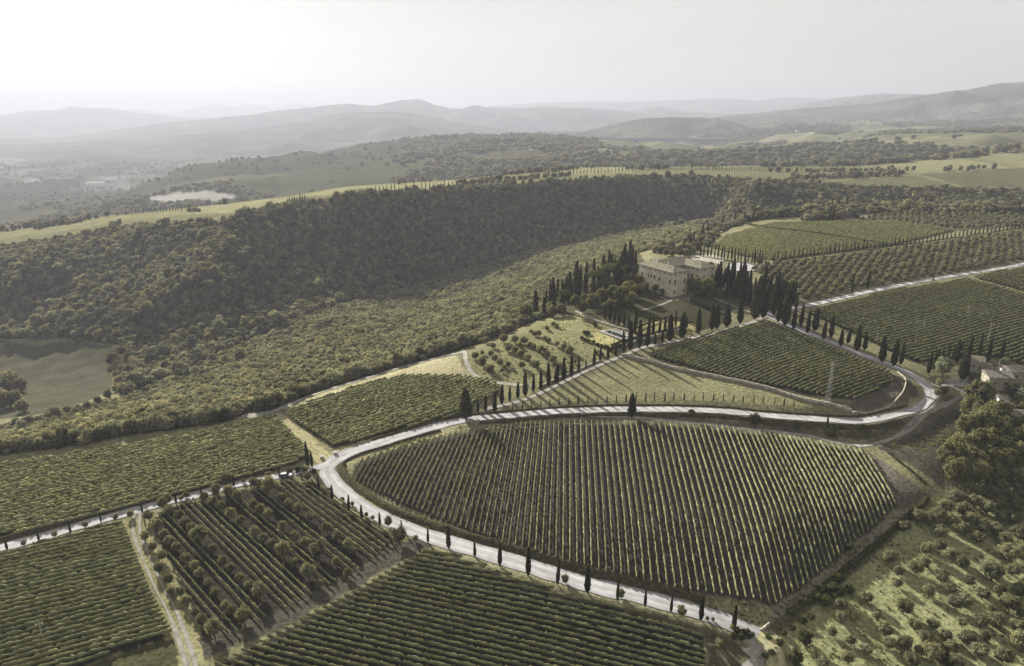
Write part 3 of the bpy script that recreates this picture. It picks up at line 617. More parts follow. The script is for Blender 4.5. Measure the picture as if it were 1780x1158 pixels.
iA = int(np.argmin(np.hypot(*(L - PP([(575, 803)])[0, :2]).T))); iB = int(np.argmin(np.hypot(*(L - PP([(806, 731)])[0, :2]).T))); iC = int(np.argmin(np.hypot(*(L - PP([(1560, 722)])[0, :2]).T)))
strip('bank', L[10:iA], 1.5, 'bank', -.05, 5, .2, bankp, off=-4.7, zn=.35)
strip('bank', L[iA - 12:iB - 6], .7, 'bank', -.05, 5, .25, np.array([0, .5, .75, .5, 0]), off=-3.9, zn=.25)
strip('bank', L[iB + 4:iC], 1.0, 'bank', -.05, 5, .25, np.array([0, .7, .9, .5, 0]), off=-4.0, zn=.3)
strip('bank', L[iA + 12:iC + 10], .6, 'bank', -.05, 5, .25, np.array([0, .45, .6, .4, 0]), off=3.7, zn=.25)
strip('bank', RW['left'][:-14], 1.3, 'bank', -.05, 5, .2, np.array([0, .8, 1.0, .7, 0]), off=4.2, zn=.3)

# ------------------------------------------------------------------ vine rows
def clip_line(poly, a, d):
    """parts of the line a + t d that lie inside the outline"""
    n = np.array([-d[1], d[0]]); ts = []
    for i in range(len(poly)):
        p, q = poly[i], poly[(i + 1) % len(poly)]; s1 = np.dot(p - a, n); s2 = np.dot(q - a, n)
        if (s1 > 0) != (s2 > 0):
            x = p + (q - p) * s1 / (s1 - s2); ts.append(np.dot(x - a, d))
    ts.sort(); return [(ts[i], ts[i + 1]) for i in range(0, len(ts) - 1, 2) if ts[i + 1] - ts[i] > 5]
ROWS = []          # (field, k, start, end)
def rows_parallel(f, p1, p2, spacing, far_first=True, start=0.0):
    a, b = PP([p1, p2])[:, :2]; d = (b - a) / np.linalg.norm(b - a); n = np.array([-d[1], d[0]]); poly = FW[f]
    s = (poly - a) @ n; k = 0
    vals = np.arange(s.min() + spacing * .5 + start, s.max(), spacing)
    if (n[1] > 0) == far_first: vals = vals[::-1]
    for v in vals:
        seg = clip_line(poly, a + n * v, d)
        if seg:
            k += 1
            for t0, t1 in seg: ROWS.append((f, k, a + n * v + d * t0, a + n * v + d * t1))
# the rows of the central field fan out a little
low = spline(PP([(608, 834), (700, 882), (820, 929), (960, 973), (1100, 1009), (1200, 1031), (1345, 1057), (1400, 1022), (1480, 952), (1563, 880), (1545, 845), (1530, 822)])[:, :2], .5)
kk = 0; i = 2; lastp = None
def pix(p):
    z = T(p[0], p[1]) - CAMH; d = p[1] * CP - z * SP; up = p[1] * SP + z * CP
    return PW / 2 + FPX * p[0] / d, PH / 2 - FPX * up / d
while i < len(low):
    u, v = pix(low[i]); g = np.interp(u, [600, 650, 760, 860, 959, 1146, 1350, 1480, 1560], [-.62, -.56, -.34, -.16, -.03, .235, .46, .62, .74])
    q = P(u - g * 60, v - 60)[0, :2]; d = (q - low[i]) / np.linalg.norm(q - low[i])
    if u > 959: za = radians(4.2 + (u - 959) / 600 * 4.5); d = np.array([sin(za), cos(za)])
    if lastp is None or abs((low[i] - lastp) @ np.array([-d[1], d[0]])) >= 1.5 + .12 * min(1, max(0, (u - 1000) / 300)):
        sg = [s for s in clip_line(FW['central'], low[i], d) if s[1] > 3]
        if sg:
            kk += 1; ROWS.append(('central', kk, low[i] + d * max(sg[0][0], 0), low[i] + d * sg[0][1]))
        lastp = low[i]
    i += 1
rows_parallel('front', (620, 1060), (900, 1124), 1.75)
rows_parallel('corner', (20, 1060), (270, 1000), 1.75)
rows_parallel('upper', (0, 925), (450, 811), 2.0)
rows_parallel('second', (600, 770), (800, 705), 2.1)
rows_parallel('loop', (1480, 699), (1547, 673), 1.9)
rows_parallel('east', (1560, 620), (1760, 564), 2.1)
rows_parallel('northeast', (1700, 480), (1780, 462), 2.3)
rows_parallel('crest', (1345, 450), (1480, 432), 2.3)
OLZ = []
def z2(pts): return [(220 + x * .309, 800 + y * .309) for x, y in pts]
OL_ROWS = [z2([(130, 325), (175, 375), (215, 430), (245, 470)]),
           z2([(105, 440), (150, 495), (200, 550), (185, 622), (240, 680), (255, 745), (305, 750), (340, 805), (390, 865), (425, 905), (495, 965)]),
           z2([(285, 500), (340, 565), (385, 610), (415, 650), (465, 700), (500, 755), (560, 830), (595, 855), (660, 890)]),
           z2([(205, 255), (240, 295), (300, 325), (335, 365), (370, 395), (415, 445), (490, 510), (545, 575), (590, 615), (640, 670), (690, 715), (750, 755)]),
           z2([(440, 215), (490, 245), (530, 265), (590, 310), (645, 355), (720, 415), (770, 450), (820, 480), (885, 525), (945, 590), (1025, 640), (1090, 705)]),
           z2([(505, 175), (570, 185), (625, 215), (715, 265), (755, 295), (800, 315), (880, 380), (950, 440), (1010, 475), (1080, 525), (1180, 580), (1245, 645)]),
           z2([(720, 140), (760, 155), (800, 165), (880, 225), (920, 260), (965, 285), (1035, 330), (1125, 390), (1185, 440), (1250, 490), (1275, 520)])]
olw = [PP(r)[:, :2] for r in OL_ROWS]
n0 = len(ROWS); rows_parallel('mixed', (340, 880), (520, 1054), 1.75)
kept = []; k = 0
for f, kx, a, b in ROWS[n0:]:
    mid = np.array([a + (b - a) * t for t in (.15, .35, .5, .65, .85)]); dd = np.min([pathdist(w, mid[:, 0], mid[:, 1]) for w in olw], axis=0)
    if (dd < 1.5).sum() < 2: k += 1; kept.append((f, k, a, b))
ROWS[n0:] = kept
NHULL = [0]
def row_mesh(a, b, h=1.55, w=.34, step=.75, gap=.02, nl=8, lsz=.2, var=.33):
    L = np.linalg.norm(b - a); n = max(3, int(L / step)); t = np.linspace(0, 1, n); d = (b - a) / L; nr = np.array([-d[1], d[0]])
    c = a + (b - a) * t[:, None] + nr * rng.normal(0, .06, n)[:, None]; k = rng.uniform(.95 - var, .95 + var, n) * (rng.random(n) > gap); k = np.maximum(k, .12)
    z = T(c[:, 0], c[:, 1]); prof = [(-.35, .45), (-1, .95), (-.4, 1.0), (.4, 1.0), (1, .95), (.35, .45)]
    V = []
    for sx, sz in prof:
        kk = k * rng.uniform(.8, 1.2, n); q = c + nr * (sx * w * kk)[:, None]
        hz = h * (sz if sz < .9 else (.62 if abs(sx) == 1 else 1.0)) * (.55 + .45 * kk if sz == 1.0 else 1)
        V.append(np.c_[q, z + hz])
    V = np.stack(V, 1).reshape(-1, 3); m = len(prof); i = np.arange(n - 1)[:, None] * m + np.arange(m)[None]; j = np.arange(n - 1)[:, None] * m + (np.arange(m)[None] + 1) % m
    F = np.stack([i, i + m, j + m, j], -1).reshape(-1, 4)
    nlv = int(L * nl); tt = rng.random(nlv); q = a + (b - a) * tt[:, None]; s = rng.normal(0, .5, nlv) * w * 1.1
    kx = np.interp(tt, t, k); zz = T(q[:, 0], q[:, 1]) + h * (rng.uniform(.74, 1.14, nlv)) * (.5 + .5 * kx)
    pos = np.c_[q + nr * s[:, None], zz]; nn = np.c_[nr[0] * np.sign(s) * .6, nr[1] * np.sign(s) * .6, np.full(nlv, .8)]
    NHULL[0] = len(F)
    lv, lf = leaves(pos, nn, lsz, .2); return np.vstack([V, lv]), np.vstack([F, lf + len(V)])
def vine_mesh(name, V, F):
    me = mesh(name, V, F, ['vine', 'vine_dense']); k = np.zeros(len(F), np.int32); k[:NHULL[0]] = 1; me.polygons.foreach_set('material_index', k); return me
FDESC = {'central': ('the big rounded central vineyard', 'its left tip'), 'front': ('the dark front vineyard below the road', 'its top corner'), 'corner': ('the lower left corner vineyard', 'the gravel road'),
         'upper': ('the long upper left vineyard', 'the woodland edge'), 'second': ('the vineyard left of the lone cypress', 'the woodland edge'), 'loop': ('the vineyard inside the hairpin', 'the villa end'),
         'east': ('the right hand vineyard', 'the upper road'), 'northeast': ('the small vineyard at right edge', 'the upper road'), 'crest': ('the pale ridge vineyard', 'its far side'), 'mixed': ('the olive and vine plot', 'the upper right')}
def seg_px(r):
    p, q = pix(r[2]), pix(r[3]); m = mpp((*((r[2] + r[3]) / 2), 0)); return math.hypot(p[0] - q[0], p[1] - q[1]) / m
ROWS.sort(key=lambda r: -seg_px(r) * (0.0 if r[0] in ('crest', 'northeast') else 1))
cnt = {}
rest = []
for n, (f, k, a, b) in enumerate(ROWS):
    big = f in ('central', 'front', 'corner')
    prm = dict(central=dict(h=1.5, w=.21, nl=11, lsz=.15, var=.32), mixed=dict(h=1.25, w=.2, nl=9, lsz=.14), upper=dict(h=1.5, w=.66, nl=15, lsz=.22, step=.7, var=.5), second=dict(h=1.5, w=.68, nl=14, lsz=.22, step=.7, var=.5), crest=dict(h=1.2, w=1.05, nl=6, lsz=.35, step=1.4, var=.45), east=dict(h=1.6, w=.29, nl=10, lsz=.19, step=.8, var=.35), loop=dict(h=1.6, w=.29, nl=11, lsz=.18, step=.75, var=.35), northeast=dict(h=1.5, w=.5, nl=8, lsz=.24, step=1.0, var=.4), corner=dict(h=1.55, w=.27, nl=15, lsz=.15, step=.6, var=.3), front=dict(h=1.5, w=.17, nl=13, lsz=.13, step=.6, var=.28))[f]
    V, F = row_mesh(a, b, **prm)
    if n < 298 and f not in ('crest', 'northeast'):
        o = obj('vine_row', vine_mesh('vine_row', V, F)); fd = FDESC[f]; cnt[f] = cnt.get(f, 0) + 1
        tag(o, 'leafy vine row, %s from %s in %s' % (ordi(k), fd[1], fd[0]), 'vine row', 'rows of vines in ' + fd[0])
    else: rest.append((V, F))
off = 0; VV = []; FF = []
for V, F in rest: VV.append(V); FF.append(F + off); off += len(V)
tag(obj('far_vine_rows', mesh('far_vine_rows', np.vstack(VV), np.vstack(FF), 'vine')), 'distant rows of vines on the pale ridge field and field margins', 'vines', None, 'stuff')
print('vine rows', len(ROWS), cnt)

# ------------------------------------------------------------------ cypresses
def hm(p, hpx):
    dep = math.atan2(CAMH - p[2], math.hypot(p[0], p[1])); return hpx * mpp(p) / cos(dep)
def cyp(u, v, h, label, group=None, kind=CYP, width=1.0, parts=True):
    p = P(u, v)[0]; return tree('cypress', 'cypress', p, hm(p, h), 8.0, label, 'cypress', group, kind, width, parts)
drive = [(831, 717, 23), (844, 715.5, 27), (859.7, 718, 32), (872, 703, 33), (886, 698, 26), (900, 693, 27), (913, 689.5, 40), (927, 682, 31), (940, 677, 32), (953.6, 672, 40), (967, 666, 31), (980, 661, 38), (992.7, 656, 37), (1005.6, 647.5, 27), (1018.7, 641, 16), (1032, 637.6, 31), (1043, 628, 25), (1057, 625, 25), (1070, 619, 22), (1083.7, 615, 37), (1095, 610, 50), (1111, 606, 48), (1124.5, 603, 34), (1138, 600, 20), (1151, 597, 22), (1164, 594, 46)]
for k, (u, v, h) in enumerate(drive): cyp(u, v, h * 1.04, 'slim cypress lining the drive up to the villa, %s from the bottom of the hill' % ordi(k + 1), 'cypresses lining the drive', CYP, 1.25)
young = [(876, 716, 11), (891, 714, 12), (908, 713, 14), (924, 711, 14), (940, 709, 14), (956, 708, 14), (972, 706, 15), (989, 704.5, 14), (1005.6, 703.5, 16), (1022, 702.5, 14), (1038, 701.5, 14), (1055, 701, 14), (1071, 701, 15), (1088, 700.5, 17), (1105, 699, 17), (1122, 699, 17), (1137, 698, 17), (1155.5, 699, 18), (1171, 697, 15), (1188.5, 697, 15), (1206, 697, 14), (1222, 696, 15), (1240, 697, 15), (1257, 699, 15), (1274, 700, 15), (1291, 700.5, 14), (1310, 701, 13), (1326, 702, 13), (1346, 703.6, 13), (1362.5, 706, 15), (1380, 708, 10)]
for k, (u, v, h) in enumerate(young): cyp(u, v, h, 'thin young cypress on the verge above the hairpin road, %s from the lone cypress' % ordi(k + 1), 'young cypresses above the road', CYP, .85)
plump = [(1187, 588, 46), (1213.7, 581, 43), (1237, 575, 46), (1245.6, 573, 43), (1263, 569, 42), (1286, 563, 42), (1312, 556, 60), (1326, 554, 48), (1344, 549, 54), (1352, 561, 44), (1364, 567, 73), (1379, 573, 40), (1391.6, 568, 40), (1403, 580, 40), (1416, 576, 40), (1431, 591, 34), (1444, 588, 40), (1461, 602, 30), (1473, 598, 30), (1489, 611, 46), (1502.5, 609, 30), (1533, 630, 46), (1553, 637, 47), (1565, 635, 42)]
for k, (u, v, h) in enumerate(plump): cyp(u, v, h, 'full dark cypress beside the road below the villa, %s from the left' % ordi(k + 1), 'full cypresses below the villa', PLUMP, .95 if 3 < k < 6 else .72)
farmc = [(1613, 650, 37), (1622.7, 641, 33), (1630.5, 629, 24), (1638, 622, 18), (1648.5, 618, 22), (1656, 625, 27), (1662, 631, 40), (1671, 613, 20), (1684.5, 618, 36), (1701, 622, 42), (1717, 629, 42), (1737, 634, 42)]
for k, (u, v, h) in enumerate(farmc): cyp(u, v, h, 'slim cypress standing around the farm, %s from the left' % ordi(k + 1), 'cypresses around the farm', CYP, 1.1)
cyp(1672, 661, 52, 'tall full cypress in the farm yard beside the drive', None, PLUMP, .9)
inner = [(1051, 556, 29), (1060, 558, 31), (1067.5, 563, 33), (1076, 567, 28), (1085, 570, 29), (1092.6, 574, 28), (1104, 577, 38), (1113, 583, 25), (1127, 586, 34), (1135, 584, 34), (1146, 581, 28), (1155.6, 579, 29), (1164, 575, 28), (1174, 570, 31), (1183, 588, 40), (1193.6, 570, 22)]
for k, (u, v, h) in enumerate(inner): cyp(u, v, h, 'slim cypress between the pool and the villa lawn, %s from the left' % ordi(k + 1), 'cypresses between pool and lawn')
front = [(629, 902, 24), (660.5, 915, 24), (698.6, 921, 17), (744, 944, 26), (780, 954, 38), (825.6, 968.5, 26), (869, 984, 37), (918, 1001, 46), (969, 1017, 41), (1020.7, 1031, 43), (1073, 1044, 36), (1121, 1055.5, 29), (1166, 1064.5, 28), (1218, 1079, 41), (1275, 1092.6, 38)]
front = [(555, 851, 24), (577.5, 869.5, 26), (606.7, 888.6, 28)] + front
for k, (u, v, h) in enumerate(front): cyp(u, v, h, 'cypress on the near verge of the curving gravel road, %s from the junction' % ordi(k + 1), 'cypresses along the curving gravel road', CYP, 1.05)
leftc = [(13, 956.5, 20), (68, 941, 19), (123, 927, 22), (176, 909, 19), (248, 892, 19), (306.5, 876, 20), (350, 863, 18), (407, 846, 21), (443, 835.5, 18), (486, 832, 20), (525, 838, 16)]
for k, (u, v, h) in enumerate(leftc): cyp(u, v, h, 'small cypress beside the straight left road, %s from the left edge' % ordi(k + 1), 'cypresses along the straight left road', CYP, 1.0)
cyp(535.6, 811, 43, 'taller of two slim cypresses on the island at the road junction', 'cypress pair at the junction', CYP, .95)
cyp(542.6, 813, 29, 'shorter of two slim cypresses on the island at the road junction', 'cypress pair at the junction', CYP, 1.1)
cyp(810, 728, 51, 'lone big egg shaped cypress where the drive leaves the road', None, EGG, 1.0)
cyp(1098, 725, 41, 'lone stout cypress on the lower verge of the hairpin road', None, EGG, .75)
cyp(1438, 741, 20, 'lone small cypress below the hairpin road near the pylon', None, CYP, 1.0)
for k, (u, v, h) in enumerate([(1480.5, 511, 28), (1507, 503, 33), (1622, 489, 12)]): cyp(u, v, h, 'single thin cypress on the upper road verge, %s from the left' % ordi(k + 1), 'cypresses on the upper road verge', CYP, .8)
line = spline([(1217, 446), (1266, 452), (1330, 462)], 5.6).tolist() + spline([(1345, 458), (1382, 450.5), (1492, 437), (1546, 430), (1593, 425), (1638, 418), (1694, 409), (1740, 403.5), (1785, 395.5)], 6.9).tolist()
FARC = [(u, v) for u, v in line if u > 1500] + [(1628 + k * 10.6, 365 + k * .75) for k in range(15)]; line = [q for q in line if q[0] <= 1500]
for k, (u, v) in enumerate(line):
    h = random.choice([17, 19, 20, 21, 23]) * (1 - .25 * (u - 1217) / 560) * (1.15 if u < 1340 else 1); cyp(u + random.uniform(-1, 1), v, h, 'cypress in the long row below the pale ridge vineyard, %s from the left' % ordi(k + 1), 'long cypress row along the ridge', CYP, .8)
# park cypresses: left of the villa and right of it
def fill_px(poly, n, seed, mind=3.2):
    r = np.random.default_rng(seed); p = np.array(poly, float); out = []; tries = 0
    while len(out) < n and tries < n * 60:
        tries += 1; u = r.uniform(p[:, 0].min(), p[:, 0].max()); v = r.uniform(p[:, 1].min(), p[:, 1].max())
        if inside(p, u, v) and all((u - a) ** 2 + ((v - b) * 2) ** 2 > mind ** 2 for a, b in out): out.append((u, v))
    return sorted(out)
LW = fill_px([(922, 556), (952, 530), (1000, 502), (1050, 470), (1098, 452), (1118, 458), (1112, 492), (1085, 502), (1030, 524), (1000, 536), (985, 546)], 64, 3, 4.4)
for k, (u, v) in enumerate(LW): cyp(u, v, random.uniform(30, 50), 'tall cypress in the dark grove left of the villa, %s from the left' % ordi(k + 1), 'cypress grove left of the villa', CYP, 1.1)
RWD = fill_px([(1256, 478), (1290, 486), (1335, 502), (1388, 528), (1386, 540), (1340, 536), (1325, 544), (1290, 532), (1250, 516), (1236, 500)], 70, 4, 4.4)
for k, (u, v) in enumerate(RWD): cyp(u, v, random.uniform(28, 42), 'tall cypress in the dense stand right of the villa, %s from the left' % ordi(k + 1), 'cypress stand right of the villa', CYP, 1.1)
for k, (u, v, h) in enumerate([(868, 549, 12), (826, 568, 10), (832, 566, 13), (822, 572, 10), (758, 592, 12), (814, 574, 9)]): cyp(u, v, h * 1.3, 'small dark cypress poking out of the wooded slope, %s from the left' % ordi(k + 1), 'cypresses in the wooded slope', CYP, 1.0, False)

# ------------------------------------------------------------------ olives, shrubs and broadleaf trees
def tr(kind, u, v, wpx, label, cat, group=None, ms=None, nat=3.9, hk=1.0, name=None, width=1.0, parts=True):
    """wpx: crown width in photo pixels"""
    p = P(u, v)[0]; w = wpx * mpp(p); base = {'olive': 4.4, 'oak': 7.6, 'scrub': 4.6, 'pine': 9.0}[kind]
    s = w / base; r = tree(name or {'olive': 'olive_tree', 'oak': 'broadleaf_tree', 'scrub': 'shrub', 'pine': 'umbrella_pine'}[kind], kind, p, 1, 1, label, cat, group, ms or {'olive': OLIVE, 'oak': OAK, 'scrub': BUSH, 'pine': PINE}[kind], 1, parts)
    r.scale = (s * width, s * width, s * hk); return r
for ri, row in enumerate(OL_ROWS):
    for k, (u, v) in enumerate(row):
        big = (ri, k) in ((1, 10), (2, 8), (3, 5), (3, 11), (4, 8), (4, 10), (5, 9), (6, 2))
        tr('olive', u, v + (8 if big else 5), (31 if big else 18.5) * random.uniform(.92, 1.1), '%s olive tree, %s from the road in the %s olive row from the white track' % ('big' if big else 'grey-green', ordi(k + 1), ordi(ri + 1)), 'olive tree', 'olive trees between the vine rows', None, 3.9, 1.3)
for k, (x, y, w) in enumerate([(230, 235, 20), (340, 200, 13), (310, 215, 11), (490, 155, 14), (560, 125, 24), (660, 115, 9), (800, 88, 13), (930, 98, 9), (1020, 105, 18), (1135, 165, 9), (1215, 220, 9), (1270, 245, 9)]):
    u, v = z2([(x, y)])[0]; tr('olive', u, v + 4, w, 'small olive at the roadside edge of the olive and vine plot, %s from the left' % ordi(k + 1), 'olive tree', 'olives along the plot edge', None, 3.9, 1.2)
for k, (u, v, w) in enumerate([(42, 949, 11), (96, 934, 12), (149, 917, 11), (202, 904, 12), (228, 900, 14), (637, 899, 9), (648, 904, 9), (675, 915, 18), (694, 945, 32), (722, 941, 12), (982, 1014, 17), (1079, 1040, 18), (1185, 1072, 21), (1229, 1079, 9), (1239, 1080, 8), (1250, 1128, 20), (1272, 1095, 11)]):
    tr('olive', u, v, w, 'pale olive bush on the gravel road verge, %s from the left edge' % ordi(k + 1), 'olive bush', 'olive bushes along the road', None, 3.9, 1.25)
for k, (u, v, w) in enumerate([(505, 822, 14), (518, 820, 16), (530, 819, 14), (546, 822, 13)]): tr('scrub', u, v, w, 'low dark shrub on the junction island, %s from the left' % ordi(k + 1), 'shrub', 'shrubs on the junction island', None, 3, .8)
# olive terraces around the pool garden
def r1(x, y): return 680 + x * .2472, 540 + y * .2472
ter = [(590, 330, 16), (640, 375, 20), (695, 420, 18), (700, 310, 14), (730, 335, 12), (765, 375, 16), (825, 385, 13), (780, 425, 10), (790, 215, 20), (870, 215, 16), (935, 225, 17), (975, 245, 12), (820, 275, 14), (870, 290, 16), (915, 310, 14), (960, 345, 16), (920, 395, 15), (1015, 390, 18), (1050, 285, 17), (1095, 310, 13), (1135, 350, 16), (1085, 290, 12), (1005, 260, 12), (1035, 170, 14), (1080, 200, 11), (1110, 210, 10), (1165, 240, 12), (1215, 260, 13), (1260, 285, 16), (1140, 390, 13), (1185, 390, 12), (1290, 360, 10), (725, 160, 18), (670, 220, 15), (630, 215, 12), (715, 255, 13), (850, 125, 12), (920, 90, 18), (985, 150, 9), (1095, 130, 11), (1140, 100, 11), (1165, 112, 10), (1210, 30, 16), (1010, 170, 12), (905, 250, 11), (1240, 300, 12), (640, 300, 10)]
for k, (x, y, w) in enumerate(sorted(ter)):
    u, v = r1(x, y); tr('olive', u, v + 3, w, 'round olive on the terraces beside the pool garden, %s from the left' % ordi(k + 1), 'olive tree', 'olives on the pool terraces', None, 3.9, 1.0)
hed = [(1340, 195, 9), (1360, 205, 9), (1385, 215, 9), (1365, 160, 12), (1385, 160, 10), (1420, 222, 9), (1450, 240, 9), (1480, 248, 9), (1510, 255, 10), (1540, 275, 12), (1565, 262, 12), (1595, 250, 10), (1610, 245, 9), (1430, 100, 12), (1440, 295, 9), (1480, 310, 10)]
for k, (x, y, w) in enumerate(sorted(hed)):
    u, v = r1(x, y); tr('scrub', u, v + 2, w, 'clipped dark shrub edging the pool lawn, %s from the left' % ordi(k + 1), 'shrub', 'shrubs edging the pool lawn', None, 3, .9)
# lower right grove
def r8(x, y): return 1330 + x * .2746, 840 + y * .2746
grv = [(1040, 240, 26), (1020, 425, 24), (1100, 400, 22), (950, 545, 24), (1240, 510, 24), (1430, 590, 38), (1530, 460, 32), (835, 630, 16), (1110, 600, 26), (1030, 690, 22), (870, 800, 30), (640, 730, 20), (560, 840, 18), (1370, 710, 24), (1200, 770, 26), (1360, 880, 26), (1460, 880, 28), (1540, 780, 32), (1600, 690, 26), (1190, 460, 24), (760, 940, 26), (880, 1020, 26), (1010, 990, 24), (1270, 1000, 28), (1140, 960, 18), (1620, 1030, 36), (1060, 900, 22), (1140, 160, 26), (1190, 105, 26), (1250, 190, 28), (1320, 130, 26), (1300, 240, 26), (1400, 170, 28), (1370, 280, 26), (1480, 140, 26), (1550, 110, 26), (1600, 165, 26), (1450, 310, 26), (1500, 360, 26), (1560, 235, 26), (1090, 200, 22), (1180, 240, 22), (1240, 110, 22), (1420, 70, 26), (1330, 60, 24), (1260, 20, 24), (1500, 40, 24), (1600, 50, 26), (1250, 300, 22), (1340, 350, 22), (1600, 330, 26), (1620, 450, 26), (1560, 560, 24), (1290, 620, 20), (1480, 690, 22), (940, 900, 20), (700, 830, 14), (1180, 1050, 24), (1050, 1090, 34), (1350, 1080, 30), (920, 1130, 26), (640, 1060, 20), (520, 1110, 24), (1500, 1110, 30), (1200, 1150, 30), (360, 1140, 22), (300, 1080, 18)]
rs_ = np.random.default_rng(77)
for _ in range(400):
    x, y = rs_.uniform(380, 1640), rs_.uniform(40, 1150)
    if y > 1080 - x * .95 and len(grv) < 88 and min((x - g[0]) ** 2 + (y - g[1]) ** 2 for g in grv) > 70 ** 2: grv.append((x, y, rs_.uniform(15, 25)))
dl = PP([(1345, 1085), (1610, 868)])[:, :2]; dn = (dl[1] - dl[0]) / np.linalg.norm(dl[1] - dl[0])
grw = sorted(grv, key=lambda g: pathdist(dl, *[np.array([q]) for q in P(*r8(g[0], g[1]))[0, :2]])[0])
for k, (x, y, w) in enumerate(grw):
    u, v = r8(x, y); tr('olive', u, v + 7, w * 1.18, 'grey-green olive in the lower right grove, %s nearest to the ditch' % ordi(k + 1), 'olive tree', 'olive trees in the lower right grove', None, 3.9, 1.0)
drk = [(250, 985, 30, .95), (190, 1120, 30, 1.0), (440, 690, 34, .8), (380, 750, 26, .8), (450, 600, 26, .7), (350, 660, 18, .7), (330, 720, 18, .8), (520, 395, 22, .6), (530, 670, 20, .7), (90, 1000, 16, .8), (20, 960, 14, .7), (240, 860, 18, .6), (110, 930, 16, .5), (170, 900, 14, .5), (290, 830, 16, .5), (1080, 1060, 44, .7), (1180, 1130, 40, .6), (0, 1080, 14, .6), (40, 1060, 16, .6)]
for k, (x, y, w, hk) in enumerate(drk):
    u, v = r8(x, y); tr('scrub', u, v + 6, w, 'dark bramble bush along the ditch at lower right, %s in order from the road bridge' % ordi(k + 1), 'bush', 'bushes along the ditch', None, 3, hk * 1.25)
for k, (u, v, w) in enumerate([(1281, 1100, 14), (1292, 1104, 14), (1303, 1110, 13), (1288, 1112, 16), (1275, 1110, 14), (1300, 1100, 10), (1307, 1106, 10)]): tr('scrub', u, v, w, 'dark leafy shrub beside the last roadside cypress, %s from the left' % ordi(k + 1), 'shrub', 'shrubs beside the bridge', None, 3, 1.2)
for k, (u, v, w) in enumerate([(1202, 722, 15), (1312, 735, 24), (1445, 758, 14), (1500, 745, 12), (1462, 747, 10), (1385, 745, 9)]): tr('scrub', u, v, w, 'round shrub on the bank below the hairpin road, %s from the left' % ordi(k + 1), 'shrub', 'shrubs on the hairpin bank', None, 3, 1.0)
# big trees below the farm
def r9(x, y): return 1500 + x * .2245, 640 + y * .2245
bigt = [(880, 300, 48), (820, 390, 40), (1010, 420, 42), (900, 500, 46), (780, 500, 36), (1000, 560, 44), (650, 740, 44), (760, 690, 46), (890, 660, 46), (970, 640, 44), (1050, 700, 44), (1170, 660, 46), (1230, 600, 38), (700, 850, 42), (820, 800, 46), (930, 790, 46), (1060, 790, 44), (1180, 760, 46), (1100, 500, 36), (1240, 480, 30), (1240, 320, 26), (860, 880, 44), (980, 870, 40)]
for k, (x, y, w) in enumerate(sorted(bigt)):
    u, v = r9(x, y); tr('oak', u, v + 9, w, 'big dark broadleaf tree in the clump below the farm, %s from the left' % ordi(k + 1), 'tree', 'big trees below the farm', BIG, 3, 1.15)
for k, (x, y, w) in enumerate([(760, 895, 22), (1000, 950, 36), (1130, 880, 34), (1200, 940, 36), (950, 1000, 28), (1060, 1010, 28), (1230, 1000, 30)]):
    u, v = r9(x, y); tr('olive', u, v + 5, w, 'bushy olive in front of the big dark trees, %s from the left' % ordi(k + 1), 'olive tree', 'olives in front of the big trees', None, 3, 1.1)
for k, (u, v, w) in enumerate([(1637, 655, 34), (1690, 668, 24), (1628, 690, 14), (1640, 688, 16), (1632, 672, 15), (1760, 690, 30), (1776, 700, 30), (1745, 640, 20)]): tr('oak', u, v, w, 'dark leafy tree in the farm yard, %s in order from the road' % ordi(k + 1), 'tree', 'trees in the farm yard', None, 3, 1.0)
for k, (u, v, w) in enumerate([(1031, 540, 28), (1081, 530, 30), (1105, 522, 26), (1095, 535, 26), (914, 556, 26), (1120, 508, 16), (1207, 512, 28), (1226, 515, 30), (1240, 520, 18), (1060, 540, 18), (1140, 508, 14), (1150, 514, 12), (1235, 466, 10), (1320, 461, 14), (1046, 530, 26), (975, 549, 20), (1000, 534, 20), (1035, 514, 24), (1055, 507, 26), (1090, 502, 24), (1110, 499, 20), (960, 552, 18), (1066, 524, 26), (1012, 545, 20), (1092, 516, 26), (1020, 532, 22), (1157, 446, 12), (1168, 447, 12), (1182, 446, 12), (1195, 446, 12)]):
    tr('oak', u, v, w, 'rounded park tree by the villa, %s in order from the pool side' % ordi(k + 1), 'tree', 'park trees by the villa', BIG, 3, 1.05)
for k, (u, v, w, l) in enumerate([(1038, 512, 40, 'left umbrella pine with a pale rim in the grove by the villa'), (1067, 500, 52, 'largest umbrella pine crown in the grove by the villa'), (981, 545, 24, 'umbrella pine at the lower left end of the cypress grove')]):
    r = tr('pine', u, v, w, l, 'pine'); r.scale.z = hm(P(u, v)[0], 38) / 9.4

# ------------------------------------------------------------------ woodland, far trees, upper olive grove
def fill(poly, step, seed, jit=.42, ang=0.0):
    r = np.random.default_rng(seed); p = np.asarray(poly)[:, :2]; ca, sa = cos(ang), sin(ang); R = np.array([[ca, -sa], [sa, ca]]); q = p @ R
    x, y = np.meshgrid(np.arange(q[:, 0].min(), q[:, 0].max(), step), np.arange(q[:, 1].min(), q[:, 1].max(), step)); x[::2] += step / 2
    xy = np.c_[x.ravel(), y.ravel()]; xy = (xy + r.uniform(-jit, jit, xy.shape) * step) @ R.T
    return xy[inside(p, xy[:, 0], xy[:, 1])]
def ground(xy, dz=0): return np.c_[xy, T(xy[:, 0], xy[:, 1]) + dz]
xy = fill(WOODW['near_slope'], 2.5, 21)
edge = PP(densify([(-150, 812), (0, 790), (120, 775), (250, 752), (380, 735), (480, 710), (570, 673), (650, 651), (720, 632), (800, 607), (860, 587), (920, 560)], 6))[:, :2]
de = pathdist(edge[::4], xy[:, 0], xy[:, 1]); dr = np.min([pathdist(RW['edge'][::4], xy[:, 0], xy[:, 1])], axis=0)
